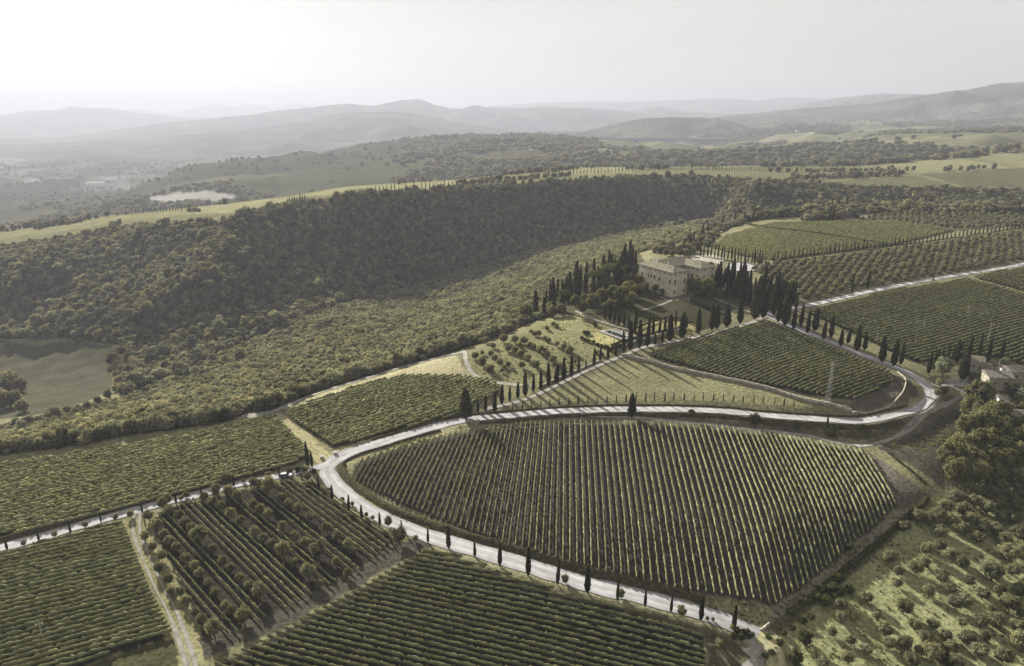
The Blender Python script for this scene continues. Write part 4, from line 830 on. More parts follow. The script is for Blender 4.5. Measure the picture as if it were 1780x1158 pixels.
keep = (de > 4) & (dr > 4) & (rng.random(len(xy)) > .14); xy = xy[keep]
scatter('hillside_scrub', ground(xy, -.2), rng.uniform(.45, 1.0, len(xy)) * (.8 + .5 * fbm(xy[:, 0] / 25, xy[:, 1] / 25, 3, 2)), SCRUB, 'dense low scrub and oak wood covering the sunlit slope', 'woodland')
ex = np.concatenate([edge + rng.normal(0, 1.3, edge.shape) + (-.8, 2.2), edge[::2] + rng.normal(0, 1.8, edge[::2].shape) + (-1.5, 4.5)]); ex = ex[pathdist(RW['edge'][::4], ex[:, 0], ex[:, 1]) > 3.2]
scatter('woodland_edge', ground(ex, -.3), rng.uniform(.55, .9, len(ex)) * np.clip(.75 + .5 * fbm(ex[:, 0] / 18, ex[:, 1] / 18, 8, 2), .6, 1.2), WOOD, 'tall dark edge of the wood above the upper left vineyards', 'woodland')
xy = fill(WOODW['far_slope'], 3.9, 22); xy = xy[np.hypot(xy[:, 0], xy[:, 1]) < 1400]
mead = PP([(-150, 590), (0, 590), (120, 592), (198, 600), (196, 640), (205, 672), (150, 700), (60, 722), (-150, 740)]); xy = xy[~inside(mead, xy[:, 0], xy[:, 1])]
pl = WOODW['near_slope']; xy = xy[~inside(pl, xy[:, 0], xy[:, 1])]
lw_ = np.clip((radians(-9) - np.arctan2(xy[:, 0], xy[:, 1])) / radians(7), 0, 1); kp_ = rng.random(len(xy)) > .12 * lw_; xy, lw_ = xy[kp_], lw_[kp_]
scatter('wooded_valley_side', ground(xy, -.4), rng.uniform(.42, .95, len(xy)) * (1 + .15 * lw_) * np.where(rng.random(len(xy)) < .06, 1.5, 1), WOOD, 'dark oak wood covering the far side of the valley', 'woodland')
# hollow behind the ridge, and the wood on the ridge itself
hx = fill(np.array([(150, 650), (330, 700), (760, 690), (760, 800), (560, 860), (300, 960), (140, 900)], float), 6.5, 23)
hx = hx[~inside(PP([(1180, 460), (1240, 388), (1340, 376), (1480, 350), (1900, 345), (1900, 460)]), hx[:, 0], hx[:, 1]) & ~inside(pl, hx[:, 0], hx[:, 1]) & (np.hypot(hx[:, 0], hx[:, 1]) < 960)]
def px_line(pts, step, jx=1.0, jy=.6):
    L = densify(pts, step); L = L + rng.normal(0, 1, L.shape) * (jx, jy); return P(L[:, 0], L[:, 1])[:, :2]
rd = [px_line(l, s) for l, s in [([(1215, 412), (1245, 396), (1300, 385), (1345, 379), (1400, 371)], 2.2), ([(1225, 420), (1250, 402), (1290, 390)], 3), ([(1400, 368), (1480, 360), (1600, 362), (1790, 366), (2080, 350)], 2.6), ([(1795, 640), (1900, 620), (2080, 640)], 5), ([(1800, 700), (1900, 690), (2080, 720)], 5), ([(1800, 760), (1950, 770), (2080, 790)], 5), ([(1430, 372), (1500, 364), (1600, 366), (1700, 369), (1790, 371)], 3.0), ([(1395, 385), (1440, 381), (1490, 378)], 4), ([(1460, 362), (1560, 361), (1690, 362)], 3)]]
rd = np.concatenate(rd + [PP([(u, v) for u, v in fill_px([(1120, 440), (1180, 426), (1240, 397), (1262, 400), (1222, 438), (1190, 444)], 60, 9, 4)])[:, :2]])
scatter('ridge_wood', ground(np.concatenate([hx, rd]), -.3), np.r_[rng.uniform(.7, 1.2, len(hx)), rng.uniform(.6, 1.15, len(rd))], WOOD, 'belt of dark trees along the ridge beyond the pale vineyard', 'woodland')
rc = np.concatenate([px_line(l, s, 2) for l, s in [([(1222, 415), (1250, 398), (1330, 380)], 9), ([(1400, 372), (1470, 362), (1560, 360), (1620, 362)], 6), ([(1436, 385), (1450, 384)], 3), ([(1205, 428), (1190, 440)], 6)]])
# far rows of cypress and hedgerow trees on the plateau
pc = np.concatenate([px_line(l, s, .4, .2) for l, s in [([(1130, 297), (1200, 297), (1340, 297), (1480, 299), (1570, 302)], 4.2), ([(640, 338), (700, 334), (800, 324)], 6.5), ([(960, 305), (1100, 298)], 6), ([(225, 373), (315, 366)], 5), ([(590, 346), (650, 341)], 4), ([(500, 355), (535, 352)], 4)]])
scatter('distant_cypresses', ground(np.concatenate([rc, pc, PP(FARC)[:, :2]]), -.2), np.r_[rng.uniform(.9, 1.5, len(rc)), rng.uniform(.8, 1.2, len(pc)), rng.uniform(.6, .85, len(FARC))], CYP, 'tiny rows of cypresses far off on the plateau and ridge', 'trees')
ht = np.concatenate([px_line(l, s, 3, 1) for l, s in [([(0, 402), (60, 393), (120, 386), (175, 376)], 2.5), ([(60, 397), (140, 386)], 3), ([(190, 374), (330, 358)], 7), ([(190, 395), (210, 388)], 4), ([(325, 367), (345, 366)], 4), ([(380, 356), (420, 350)], 5), ([(585, 347), (800, 329)], 4), ([(800, 322), (900, 313), (990, 305)], 3.5), ([(690, 318), (850, 305), (1000, 294)], 2.2), ([(820, 308), (980, 295)], 2.5), ([(1000, 292), (1090, 288)], 3), ([(1090, 293), (1160, 293)], 3), ([(1340, 300), (1590, 297)], 9), ([(1370, 312), (1560, 306)], 5), ([(1440, 309), (1570, 302)], 4), ([(1600, 336), (1790, 340)], 2.2), ([(1480, 331), (1640, 336), (1790, 345)], 2.2), ([(1320, 324), (1480, 331)], 3), ([(1640, 297), (1720, 294)], 8), ([(1200, 290), (1240, 289)], 4)]])
scatter('hedgerow_trees', ground(ht, -.3), rng.uniform(.7, 1.3, len(ht)), WOOD, 'hedgerow trees and copses between the plateau fields', 'trees')
# woods of the middle distance
a = rng.uniform(radians(-41), radians(41), 60000); q = np.sqrt(rng.uniform(1250 ** 2, 5000 ** 2, 60000)); fx = np.c_[np.sin(a) * q, np.cos(a) * q]
wd = fbm(fx[:, 0] / 380, fx[:, 1] / 380, 41, 4); plw = PP([(-150, 440), (0, 432), (200, 398), (400, 384), (500, 357), (600, 346), (780, 329), (1000, 313), (1200, 306), (1340, 321), (1500, 327), (1800, 333), (1800, 264), (1500, 288), (1200, 291), (1000, 292), (800, 313), (600, 325), (400, 355), (200, 375), (0, 403), (-150, 420)])
pale = PP([(245, 350), (300, 332), (360, 330), (430, 341), (380, 353), (290, 354)])
thr = np.where((fx[:, 0] < fx[:, 1] * .12), np.where((q < 3300) & (fx[:, 0] > -.27 * fx[:, 1]), .33, .395), np.where(fx[:, 0] > fx[:, 1] * .15, .51, .45)); m_ = (wd > thr) & ((a > radians(-9)) | (q < 1900) | (rng.random(len(a)) < .07)) & ~inside(plw, fx[:, 0], fx[:, 1]) & ~inside(pale, fx[:, 0], fx[:, 1]); fx = fx[m_]
sp = rng.random(len(a)) < .012; gx = np.c_[np.sin(a) * q, np.cos(a) * q][sp & ~m_]; gx = gx[~inside(plw, gx[:, 0], gx[:, 1]) & ~inside(pale, gx[:, 0], gx[:, 1])]
fx = np.concatenate([fx, gx])
scatter('far_woods', ground(fx, -1), rng.uniform(1.3, 2.5, len(fx)), WOOD, 'far off woods and hedges on the rolling country beyond the plateau', 'woodland', zsq=.75)
# upper olive grove
gpoly = PP([(1300, 468), (1345, 462), (1400, 455), (1500, 442), (1640, 423), (1795, 402), (2060, 360), (2060, 398), (1795, 452), (1690, 468), (1560, 490), (1505, 500), (1470, 508), (1405, 521), (1390, 518), (1350, 492)])
dv = PP([(1480, 445), (1425, 512)])[:, :2]; ang = atan2(*(dv[1] - dv[0])[::-1])
gx = fill(gpoly, 4.3, 31, .16, ang); gx = gx[rng.random(len(gx)) < .95]; gx = gx[np.argsort(np.hypot(gx[:, 0], gx[:, 1]))]
NO = 84
for k, (x, y) in enumerate(gx[:NO]):
    s = random.uniform(.72, .95); r = tree('olive_tree', 'olive', (x, y, float(T(x, y))), 3.9 * s, 3.9, 'olive in the big grove right of the villa, %s nearest its lower corner' % ordi(k + 1), 'olive tree', 'olive trees of the big grove', OLIVE, 1.0, False)
g2 = fill(PP([(1490, 383), (1560, 368), (1795, 376), (1795, 394), (1660, 399), (1560, 385)]), 5.2, 32, .2)
g3 = fill(PP([(1795, 860), (2080, 830), (2080, 1170), (1795, 1170)]), 6.5, 35, .35)
scatter('olive_grove', ground(np.concatenate([gx[NO:], g2, g3])), rng.uniform(.72, 1.0, len(gx) - NO + len(g2) + len(g3)), OLIVE, 'grid of round olive trees filling the ridge right of the villa', 'olive grove')
# rough grass and low weeds that roughen the lit ground
gp = []
for px, st, k_ in [([(1330, 1100), (1450, 1012), (1600, 874), (1640, 852), (1800, 832), (1800, 1175), (1340, 1175)], 2.0, 1), ([(1345, 1062), (1480, 957), (1565, 892), (1600, 880), (1500, 975), (1348, 1086)], .9, 2), ([(560, 805), (575, 862), (800, 958), (1130, 1050), (1300, 1098), (1345, 1064), (1200, 1036), (960, 980), (700, 892), (600, 842), (606, 806), (800, 750), (800, 740), (600, 790)], .9, 3), ([(806, 640), (900, 585), (990, 545), (1105, 590), (1040, 634), (925, 676)], 2.4, 5), ([(1180, 722), (1450, 738), (1600, 718), (1650, 690), (1690, 700), (1640, 800), (1550, 800), (1490, 768), (1300, 742)], 1.1, 6)]:
    q_ = fill(PP(px), st, 40 + k_, .5); gp.append(q_[(fbm(q_[:, 0] / 5, q_[:, 1] / 5, k_, 3) + rng.uniform(-.15, .15, len(q_))) > .52])
gp = np.concatenate(gp); dd = np.min([pathdist(RW[k_][::4], gp[:, 0], gp[:, 1]) for k_ in ('main', 'drive', 'low', 'left')], axis=0); gp = gp[dd > 3.0]
TUFT = []
for k_ in range(3):
    n_ = 26; a_ = rng.uniform(0, 6.28, n_); r_t = rng.uniform(0, .55, n_); pos = np.c_[r_t * np.cos(a_), r_t * np.sin(a_), rng.uniform(.05, .32, n_)]
    TUFT.append(mesh('grass_tuft', *leaves(pos, np.c_[np.cos(a_), np.sin(a_), np.full(n_, .5)], .17, .1), 'tuft'))
scatter('rough_grass', ground(gp), rng.uniform(.5, 1.35, len(gp)), TUFT, 'rough dry grass and weeds on verges, banks and the olive slope', 'grass')
# single trees of the valley floor and the meadow rim
def r6(x, y): return x * .2936, 600 + y * .2936
vt = [(70, 240, 34), (125, 270, 28), (25, 280, 34), (95, 345, 32), (40, 360, 34), (135, 385, 26), (0, 330, 30), (330, 425, 26), (290, 440, 20), (400, 395, 18), (450, 405, 16), (520, 375, 18), (580, 345, 18), (640, 305, 18), (690, 265, 18), (720, 220, 18), (690, 130, 16), (700, 80, 18), (850, 200, 26), (900, 190, 24), (1060, 185, 20), (1110, 175, 18), (1160, 170, 20), (1260, 90, 18), (1330, 100, 18), (1420, 80, 26), (1200, 180, 16), (800, 250, 20), (760, 290, 20), (180, 460, 18), (230, 455, 16), (130, 490, 20), (100, 470, 18)]
for k, (x, y, w) in enumerate(sorted(vt)):
    u, v = r6(x, y); tr('oak', u, v + 3, w, 'rounded broadleaf tree in the valley beside the shaded meadow, %s from the left' % ordi(k + 1), 'tree', 'trees around the valley meadow', WOOD, 3, 1.05, None, 1.0, False)
for k, (u, v, w) in enumerate([(808, 476, 10), (862, 470, 7), (812, 471, 8), (868, 455, 6), (960, 440, 9), (975, 437, 8), (915, 452, 9), (865, 449, 5)]): tr('oak', u, v, w, 'pale tree standing above the wooded slope, %s in order towards the villa' % ordi(k + 1), 'tree', 'pale trees on the slope crest', SCRUB, 3, 1.1, None, 1.0, False)

# ------------------------------------------------------------------ villa
vo = P(1167, 518.5)[0]; va = radians(31)
villa = tag(empty('villa', vo, va, .97), 'large square stone villa with two front wings among dark cypresses', 'villa')
EH, DP = 14.6, 28.0
fp = [(0, 0), (11, 0), (11, 13), (21.4, 13), (21.4, 0), (33, 0), (33, DP), (0, DP)]
n = len(fp)
obj('wall', mesh('wall', [(x, y, -4) for x, y in fp] + [(x, y, EH) for x, y in fp], [(i, (i + 1) % n, n + (i + 1) % n, n + i) for i in range(n)], 'stone'), villa)
def grow(d):
    return [(-d, -d), (11 + d, -d), (11 + d, 13 - d), (21.4 - d, 13 - d), (21.4 - d, -d), (33 + d, -d), (33 + d, DP + d), (-d, DP + d)]
def ring(z0, z1, d):
    b = MB(); g = grow(d); V = [(x, y, z0) for x, y in g] + [(x, y, z1) for x, y in g] + [(x, y, z0) for x, y in grow(-.05)] + [(x, y, z1) for x, y in grow(-.05)]
    F = []
    for i in range(n):
        j = (i + 1) % n; F += [(i, j, n + j, n + i), (n + i, n + j, 3 * n + j, 3 * n + i), (2 * n + i, i, j, 2 * n + j)[::-1]]
    return b.add(V, F)
ring(7.4, 7.75, .12).build('string_course', 'trim', villa); ring(EH - .5, EH - .02, .3).build('cornice', 'trim', villa)
ring(-4, .9, .35).build('plinth', 'stonegrey', villa)
def hip(x0, x1, y0, y1, rise, o=.95, z=EH):
    x0 -= o; x1 += o; y0 -= o; y1 += o; w = min(x1 - x0, y1 - y0) / 2
    if x1 - x0 > y1 - y0: a, b_ = (x0 + w, (y0 + y1) / 2, z + rise), (x1 - w, (y0 + y1) / 2, z + rise); F = [(0, 1, 5, 4), (1, 2, 5), (2, 3, 4, 5), (3, 0, 4)]
    else: a, b_ = ((x0 + x1) / 2, y0 + w, z + rise), ((x0 + x1) / 2, y1 - w, z + rise); F = [(0, 1, 4), (1, 2, 5, 4), (2, 3, 5), (3, 0, 4, 5)]
    return MB().add([(x0, y0, z), (x1, y0, z), (x1, y1, z), (x0, y1, z), a, b_, (x0, y0, z - .25), (x1, y0, z - .25), (x1, y1, z - .25), (x0, y1, z - .25)], F + [(6, 7, 1, 0), (7, 8, 2, 1), (8, 9, 3, 2), (9, 6, 0, 3), (9, 8, 7, 6)])
roofs = [hip(0, 11, 0, DP - .01, 2.1).build('roof', 'tile', villa), hip(21.4, 33, 0, DP - .02, 2.2, .94).build('roof', 'tile', villa), hip(0, 33, 13, DP, 2.9, .96, EH + .006).build('roof', 'tile', villa)]
for x, y, h, rf in [(3, 8, 1.0, 0), (7, 12, 1.2, 0), (24, 8, 1.1, 1), (9, 22, 1.6, 2), (16, 23, 1.6, 2), (27, 21, 1.6, 2)]: MB().box((x, y, EH + 1.6), (.6, .6, h)).box((x, y, EH + 1.6 + h), (.8, .8, .15)).build('chimney', 'stone', roofs[rf])
def wind(face, s, z, w=1.15, h=2.1, blind=False):
    """face: 'L' x=0, 'E' y=0 wing 1, 'I' x=21.4, 'F' y=0 wing 2, 'B' y=13 court"""
    def q(a, c, d):   # a along, c up, d out of the wall
        return {'L': (-d, a, c), 'E': (a, -d, c), 'F': (a, -d, c), 'I': (21.4 - d, a, c), 'B': (a, 13 - d, c)}[face]
    def box(b, a0, a1, c0, c1, d0, d1):
        V = [q(a, c, d) for d in (d0, d1) for c in (c0, c1) for a in (a0, a1)]; b.add(V, [(0, 1, 3, 2), (4, 6, 7, 5), (0, 4, 5, 1), (2, 3, 7, 6), (0, 2, 6, 4), (1, 5, 7, 3)])
    f = MB(); t_ = .18
    box(f, s - w / 2 - t_, s - w / 2, z, z + h, -.05, .07); box(f, s + w / 2, s + w / 2 + t_, z, z + h, -.05, .07); box(f, s - w / 2 - t_, s + w / 2 + t_, z + h + .003, z + h + t_, -.05, .08); box(f, s - w / 2 - t_ - .08, s + w / 2 + t_ + .08, z - t_, z - .003, -.05, .14)
    wo = f.build('window', 'trim', villa); p = MB(); box(p, s - w / 2 + .003, s + w / 2 - .003, z + .003, z + h - .003, -.05, .02); p.build('pane', 'stone' if blind else 'dark', wo)
for s in (2.0, 10.5, 14.6, 17.4, 19.9, 25.2): wind('L', s, 8.0)
wind('L', 6.5, 8.0, blind=True)
for s in (2.0, 6.5, 10.5, 14.6, 18.5, 25.2): wind('L', s, 12.7, .8, .8); wind('L', s, 5.0, .9, .9, s not in (10.5, 25.2))
for s in (10.5, 14.6, 19.5): wind('L', s, 1.6, 1.0, 1.5)
for f, ss in (('E', (2.0, 9.2)), ('F', (24.2, 30.8))):
    for s in ss: wind(f, s, 8.0); wind(f, s, 12.7, .8, .8); wind(f, s, 2.4, 1.0, 1.5)
    wind(f, sum(ss) / 2, 8.0, blind=True); wind(f, sum(ss) / 2, 5.0, .9, .9, True)
for s in (2.8, 6.6, 9.8): wind('I', s, 8.0); wind('I', s, 12.7, .8, .8)
for s in (13.5, 16.2, 18.9): wind('B', s, 8.0); wind('B', s, 12.7, .8, .8)
MB().box((16.2, 12.9, .9), (2.2, .3, 3.2)).build('door', 'wood', villa)
# small buildings behind and beside the villa
def house(name, p, w, d, h, rz, rise, wallm, roofm, label, cat='house', wins=(), gable=True, ch=None):
    r = tag(empty(name, p, rz), label, cat); MB().box((w / 2, d / 2, -2.5), (w, d, h + 2.5)).build('wall', wallm, r)
    o = .35; V = [(-o, -o, h), (w + o, -o, h), (w + o, d + o, h), (-o, d + o, h)]
    if gable: V += [(-o, d / 2, h + rise), (w + o, d / 2, h + rise)]; F = [(0, 1, 5, 4), (2, 3, 4, 5), (1, 2, 5), (3, 0, 4), (3, 2, 1, 0)]
    else: V += [(-o, d + o, h + rise), (w + o, d + o, h + rise)]; F = [(0, 1, 5, 4), (1, 2, 5), (3, 0, 4), (2, 3, 4, 5), (3, 2, 1, 0)]
    b = MB().add([(x, y, z + .05) for x, y, z in V], F); rf = b.build('roof', roofm, r)
    if ch: MB().box((ch[0], ch[1], h + .2), (.6, .6, rise + .9)).build('chimney', wallm, rf)
    for x, z, ww, hh in wins:
        f = MB().box((x, -.02, z - .12), (ww + .3, .1, hh + .24)).build('window', 'trim', r); MB().box((x, -.05, z), (ww, .1, hh)).build('pane', 'dark', f)
    return r
def dirp(a, b):
    q = PP([a, b]); v = q[1] - q[0]; return q[0], math.hypot(v[0], v[1]), atan2(v[1], v[0])
p, L_, rz = dirp((1112, 493), (1119, 496)); house('outbuilding', p, 2.6, 3.2, 7.0, rz, .8, 'white', 'tilepale', 'small pale tower-like outbuilding at the left corner of the villa', 'outbuilding', [(1.2, 3.2, .6, 1.0)])
p = P(1140, 462)[0]; r = tag(empty('pavilion', p, radians(30)), 'open pavilion with a pale flat roof behind the villa', 'pavilion')
MB().box((4, 2.5, 3.0), (10, 6, .35)).build('roof', 'tilepale', r)
for x, y in ((-.5, 0), (3, 0), (6.5, 0), (8.5, 0), (8.5, 5), (-.5, 5)): MB().box((x, y, -1), (.3, .3, 3.997)).build('post', 'white', r)
MB().box((7.4, 3.5, -1), (1.8, 2.0, 3.9)).build('wall', 'white', r)
p, L_, rz = dirp((1716, 676), (1758, 683)); house('stone_house', p, L_, 9.5, 5.4, rz, 1.6, 'stonegrey', 'tilepale', 'rubble stone farmhouse with pale tiled roof in front of the farm yard', 'house', [(2.5, 2.4, .8, 1.1), (6.5, 2.4, .8, 1.1)], True, (3.2, 6))
p, L_, rz = dirp((1681, 643), (1702, 650)); house('farm_building', p, max(L_, 6), 7, 4.4, rz, 1.7, 'stonegrey', 'tile', 'hipped stone farm building between the yard cypresses', 'farm building', [(2, 1.6, .8, 1.1), (4.6, 1.6, .8, 1.1)])
p, L_, rz = dirp((1703, 651), (1726, 656)); house('lean_to', p, max(L_, 5), 4.5, 2.8, rz, .9, 'stonegrey', 'tile', 'low lean-to shed right of the hipped farm building', 'shed', [(2, .6, 1.6, 1.8)], False)
p, L_, rz = dirp((1756, 664), (1785, 664)); house('barn', p, max(L_, 7), 8, 4.6, rz, 1.5, 'stonegrey', 'tilepale', 'stone barn at the right edge behind the rubble farmhouse', 'barn', [(2.2, 1.8, .9, 1.2)])
p, L_, rz = dirp((1740, 652), (1768, 655)); house('long_shed', p, max(L_, 6), 4, 3.0, rz, .8, 'white', 'tilepale', 'long low shed with a bright roof edge at the back of the farm', 'shed', [(3, 1.2, .7, .9)], False)
p, L_, rz = dirp((1734, 707), (1741, 710)); house('hut', p, 3.6, 4.4, 3.6, rz + .5, 1.2, 'white', 'tilepale', 'small hut with one sunlit white wall below the farmhouse', 'hut', [(1.6, 1.4, .7, .9)])
p, L_, rz = dirp((1756, 748), (1792, 755)); house('lower_house', p, 9, 8, 5.6, rz, 1.6, 'stonegrey', 'tile', 'shaded stone house with a dark roof right of the big trees', 'house', [(2.5, 2.6, .8, 1.1), (6, 2.6, .8, 1.1)])
p = P(1763, 762)[0]; house('shelter', p, 3, 2.4, 2.2, .3, .3, 'white', 'white', 'tiny white roofed shelter among the big trees at right', 'shelter', [(1.5, .8, .7, .9)], False)
# yards, paths round the villa, pool
def sheet(name, px, mat, lift=.12, flat=None):
    w = PP(px)[:, :2]; c = w.mean(0); g = [w[i] + (w[(i + 1) % len(w)] - w[i]) * t for i in range(len(w)) for t in (0, .25, .5, .75)]; g = np.array(g); V = [c] + list(c + (g - c) * .5) + list(g); m = len(g)
    V = np.array(V); z = (T(V[:, 0], V[:, 1]) + lift) if flat is None else np.full(len(V), flat)
    F = [(0, 1 + i, 1 + (i + 1) % m) for i in range(m)] + [(1 + i, 1 + m + i, 1 + m + (i + 1) % m, 1 + (i + 1) % m) for i in range(m)]
    return tag(obj(name, mesh(name, np.c_[V, z], F, mat)), kind='structure')
sheet('yard', [(1262, 462), (1285, 456), (1325, 462), (1312, 472), (1272, 472)], 'gravel', .3)
sheet('yard', [(1195, 446), (1240, 443), (1262, 452), (1250, 460), (1205, 452)], 'paledirt', .3)
sheet('yard', [(1640, 662), (1665, 656), (1695, 664), (1712, 668), (1690, 675), (1655, 672)], 'path', .3)
sheet('yard', [(1288, 1158), (1318, 1128), (1332, 1118), (1330, 1145), (1322, 1175), (1280, 1185)], 'path', .25)
for pts in ([(1168, 522), (1150, 530), (1115, 540)], [(1190, 519), (1215, 527), (1245, 540), (1275, 548)], [(1232, 514), (1260, 526), (1290, 538), (1310, 545)]):
    strip('path', spline(PP(pts)[:, :2], 1.5), .9, 'path', .15, 3, .2)
pz = P(1070, 582)[0][2] + .6
pool = tag(empty('swimming_pool', P(1070, 582)[0], 0), 'long narrow swimming pool with a pale stone deck on the terrace lawn', 'swimming pool')
q = PP([(1041, 577), (1083, 595), (1106, 587), (1064, 572)])[:, :2] - np.array(P(1070, 582)[0][:2]); h0 = .55
MB().add([(x, y, -1.2) for x, y in q] + [(x, y, h0) for x, y in q], [(0, 1, 5, 4), (1, 2, 6, 5), (2, 3, 7, 6), (3, 0, 4, 7), (4, 5, 6, 7)]).build('deck', 'concrete', pool)
cq = q.mean(0); e = (q[1] - q[0]) / np.linalg.norm(q[1] - q[0]); nn = np.array([-e[1], e[0]])
Lp = np.linalg.norm(q[1] - q[0]); wq = [cq + e * a_ * Lp * .40 + nn * b_ * 2.0 - nn * .8 for a_, b_ in ((-1, -1), (1, -1), (1, 1), (-1, 1))]
MB().add([(x, y, h0 + .03) for x, y in wq], [(0, 1, 2, 3)]).build('water', 'water', pool)
for k in range(6):
    c_ = cq + e * (k - 2.5) * 1.9 + nn * 3.0; lg = tag(empty('sun_lounger', P(1070, 582)[0] + np.array([c_[0], c_[1], h0]), atan2(nn[1], nn[0])), 'white sun lounger in the row behind the pool, %s from the left' % ordi(k + 1), 'sun lounger', 'sun loungers by the pool')
    MB().box((0, 0, .28), (1.9, .65, .1)).box((-.8, 0, 0), (.08, .5, .28)).box((.8, 0, 0), (.08, .5, .28)).build('seat', 'concrete', lg)
    MB().add([(.35, -.32, .39), (.35, .32, .39), (1.05, .32, .85), (1.05, -.32, .85), (.35, -.32, .45), (.35, .32, .45), (1.02, .32, .92), (1.02, -.32, .92)], [(3, 2, 1, 0), (4, 5, 6, 7), (0, 1, 5, 4), (2, 3, 7, 6), (1, 2, 6, 5), (3, 0, 4, 7)]).build('backrest', 'concrete', lg)
# walls
def wall(name, pts, h, thick, mat, label, cat='wall', step=1.2):
    L = spline(PP(pts)[:, :2], step); d = np.gradient(L, axis=0); d /= np.linalg.norm(d, axis=1)[:, None]; nr = np.c_[-d[:, 1], d[:, 0]]; n_ = len(L); V = []
    top = h * (1 + .22 * (vnoise(np.arange(n_) * .9, np.zeros(n_), 3) - .5))
    for s, zz in ((-1, -1), (-1, 1), (1, 1), (1, -1)):
        q_ = L + nr * s * thick / 2; V.append(np.c_[q_, T(L[:, 0], L[:, 1]) + (top if zz > 0 else -.6)])
    V = np.stack(V, 1).reshape(-1, 3); i = np.arange(n_ - 1)[:, None] * 4 + np.arange(4)[None]; j = np.arange(n_ - 1)[:, None] * 4 + (np.arange(4)[None] + 1) % 4
    F = np.stack([i, j, j + 4, i + 4], -1).reshape(-1, 4); return tag(obj(name, mesh(name, V, F, mat)), label, cat)
wall('retaining_wall', [(1080, 619), (1130, 630), (1184, 645), (1260, 660), (1332, 676), (1400, 697), (1480, 717)], 1.3, .7, 'stonegrey', 'long dry stone retaining wall below the hairpin vineyard')
wall('kerb_wall', [(1480, 718), (1515, 718), (1552, 702), (1570, 681), (1574, 660), (1560, 647)], .55, .5, 'stonegrey', 'curved pale stone kerb wall at the hairpin end of the vineyard')
wall('garden_wall', [(1185, 574), (1150, 583), (1110, 594), (1090, 603)], 1.2, .5, 'stonegrey', 'low garden wall between the drive and the villa lawn')
wall('terrace_wall', [(1000, 543), (1030, 556), (1062, 568), (1100, 578)], 1.0, .6, 'stonegrey', 'low terrace wall above the pool lawn')
wall('drive_wall', [(935, 675), (980, 655), (1015, 640), (1045, 627)], .7, .5, 'stonegrey', 'low wall beside the olive terraces along the drive')
wall('culvert_wall', [(1322, 1098), (1330, 1092), (1337, 1086)], .7, .45, 'stonegrey', 'short pale culvert parapet beside the gravel road at lower right')
def hedge(pts, h, w, label):
    L = spline(PP(pts)[:, :2], .8); Vs = []; Fs = []; o_ = 0
    for i in range(len(L) - 1):
        if i % 8 == 0 and i + 1 < len(L):
            b_ = L[min(i + 8, len(L) - 1)]; V, F = row_mesh(L[i], b_, h, w, .7, 0, 14, .25); Vs.append(V); Fs.append(F + o_); o_ += len(V)
    return tag(obj('hedge', mesh('hedge', np.vstack(Vs), np.vstack(Fs), 'hedge')), label, 'hedge')
hedge([(1062, 604), (1085, 596), (1115, 588), (1150, 580), (1195, 570)], 1.6, .7, 'clipped dark hedge along the villa lawn above the drive')
hedge([(1108, 572), (1135, 562), (1165, 554), (1200, 563), (1215, 568)], 1.3, .6, 'dark clipped hedge crossing the villa lawn')
hedge([(1200, 524), (1225, 534), (1250, 545)], 1.4, .7, 'dark hedge bordering the forecourt right of the villa')
hedge([(1348, 456), (1440, 444), (1560, 429), (1680, 412), (1790, 396)], 1.1, .6, 'thin dark hedge at the foot of the long cypress row')
hedge([(1256, 392), (1330, 397), (1400, 405), (1480, 417), (1540, 428)], 1.9, .7, 'dark hedge line crossing the pale ridge vineyard')
hedge([(1372, 1070), (1420, 1034), (1455, 1003), (1500, 966), (1550, 925), (1590, 890), (1612, 868)], 1.0, .8, 'dark line of brambles growing in the ditch below the central vineyard')
hedge([(1545, 790), (1580, 818), (1610, 845)], .8, .5, 'low dark brambles along the edge of the shaded paddock')
# pylon and poles
def pylon(u, v, hpx):
    p = P(u, v)[0]; h = hm(p, hpx); r = tag(empty('power_pylon', p, .5), 'tall steel lattice power pylon at the lower edge of the hairpin vineyard', 'pylon'); b = MB(); w0, w1 = .8, .18
    cs = [(-1, -1), (1, -1), (1, 1), (-1, 1)]
    for a_, c_ in cs: b.bar((a_ * w0, c_ * w0, -.5), (a_ * w1, c_ * w1, h), .05, 4, .04)
    for k in range(9):
        z0, z1 = h * k / 9, h * (k + 1) / 9; q0 = w0 + (w1 - w0) * k / 9; q1 = w0 + (w1 - w0) * (k + 1) / 9
        for i in range(4):
            a_, c_ = cs[i]; d_, e_ = cs[(i + 1) % 4]; b.bar((a_ * q0, c_ * q0, z0), (d_ * q1, e_ * q1, z1), .022, 4); b.bar((d_ * q0, e_ * q0, z0), (a_ * q1, c_ * q1, z1), .022, 4)
    b.build('mast', 'metal', r)
    for z in (h * .88, h * .97):
        ar = MB().bar((-1.6, 0, z), (1.6, 0, z), .07, 4).bar((-1.6, 0, z), (0, 0, z + .5), .04, 4).bar((1.6, 0, z), (0, 0, z + .5), .04, 4).build('cross_arm', 'metal', r)
        for x in (-1.5, 1.5): MB().bar((x, 0, z - .5), (x, 0, z - .05), .08, 6).build('insulator', 'concrete', ar)
    MB().box((0, 0, -.6), (1.9, 1.9, .7)).build('footing', 'concrete', r)
pylon(1438, 699, 68)
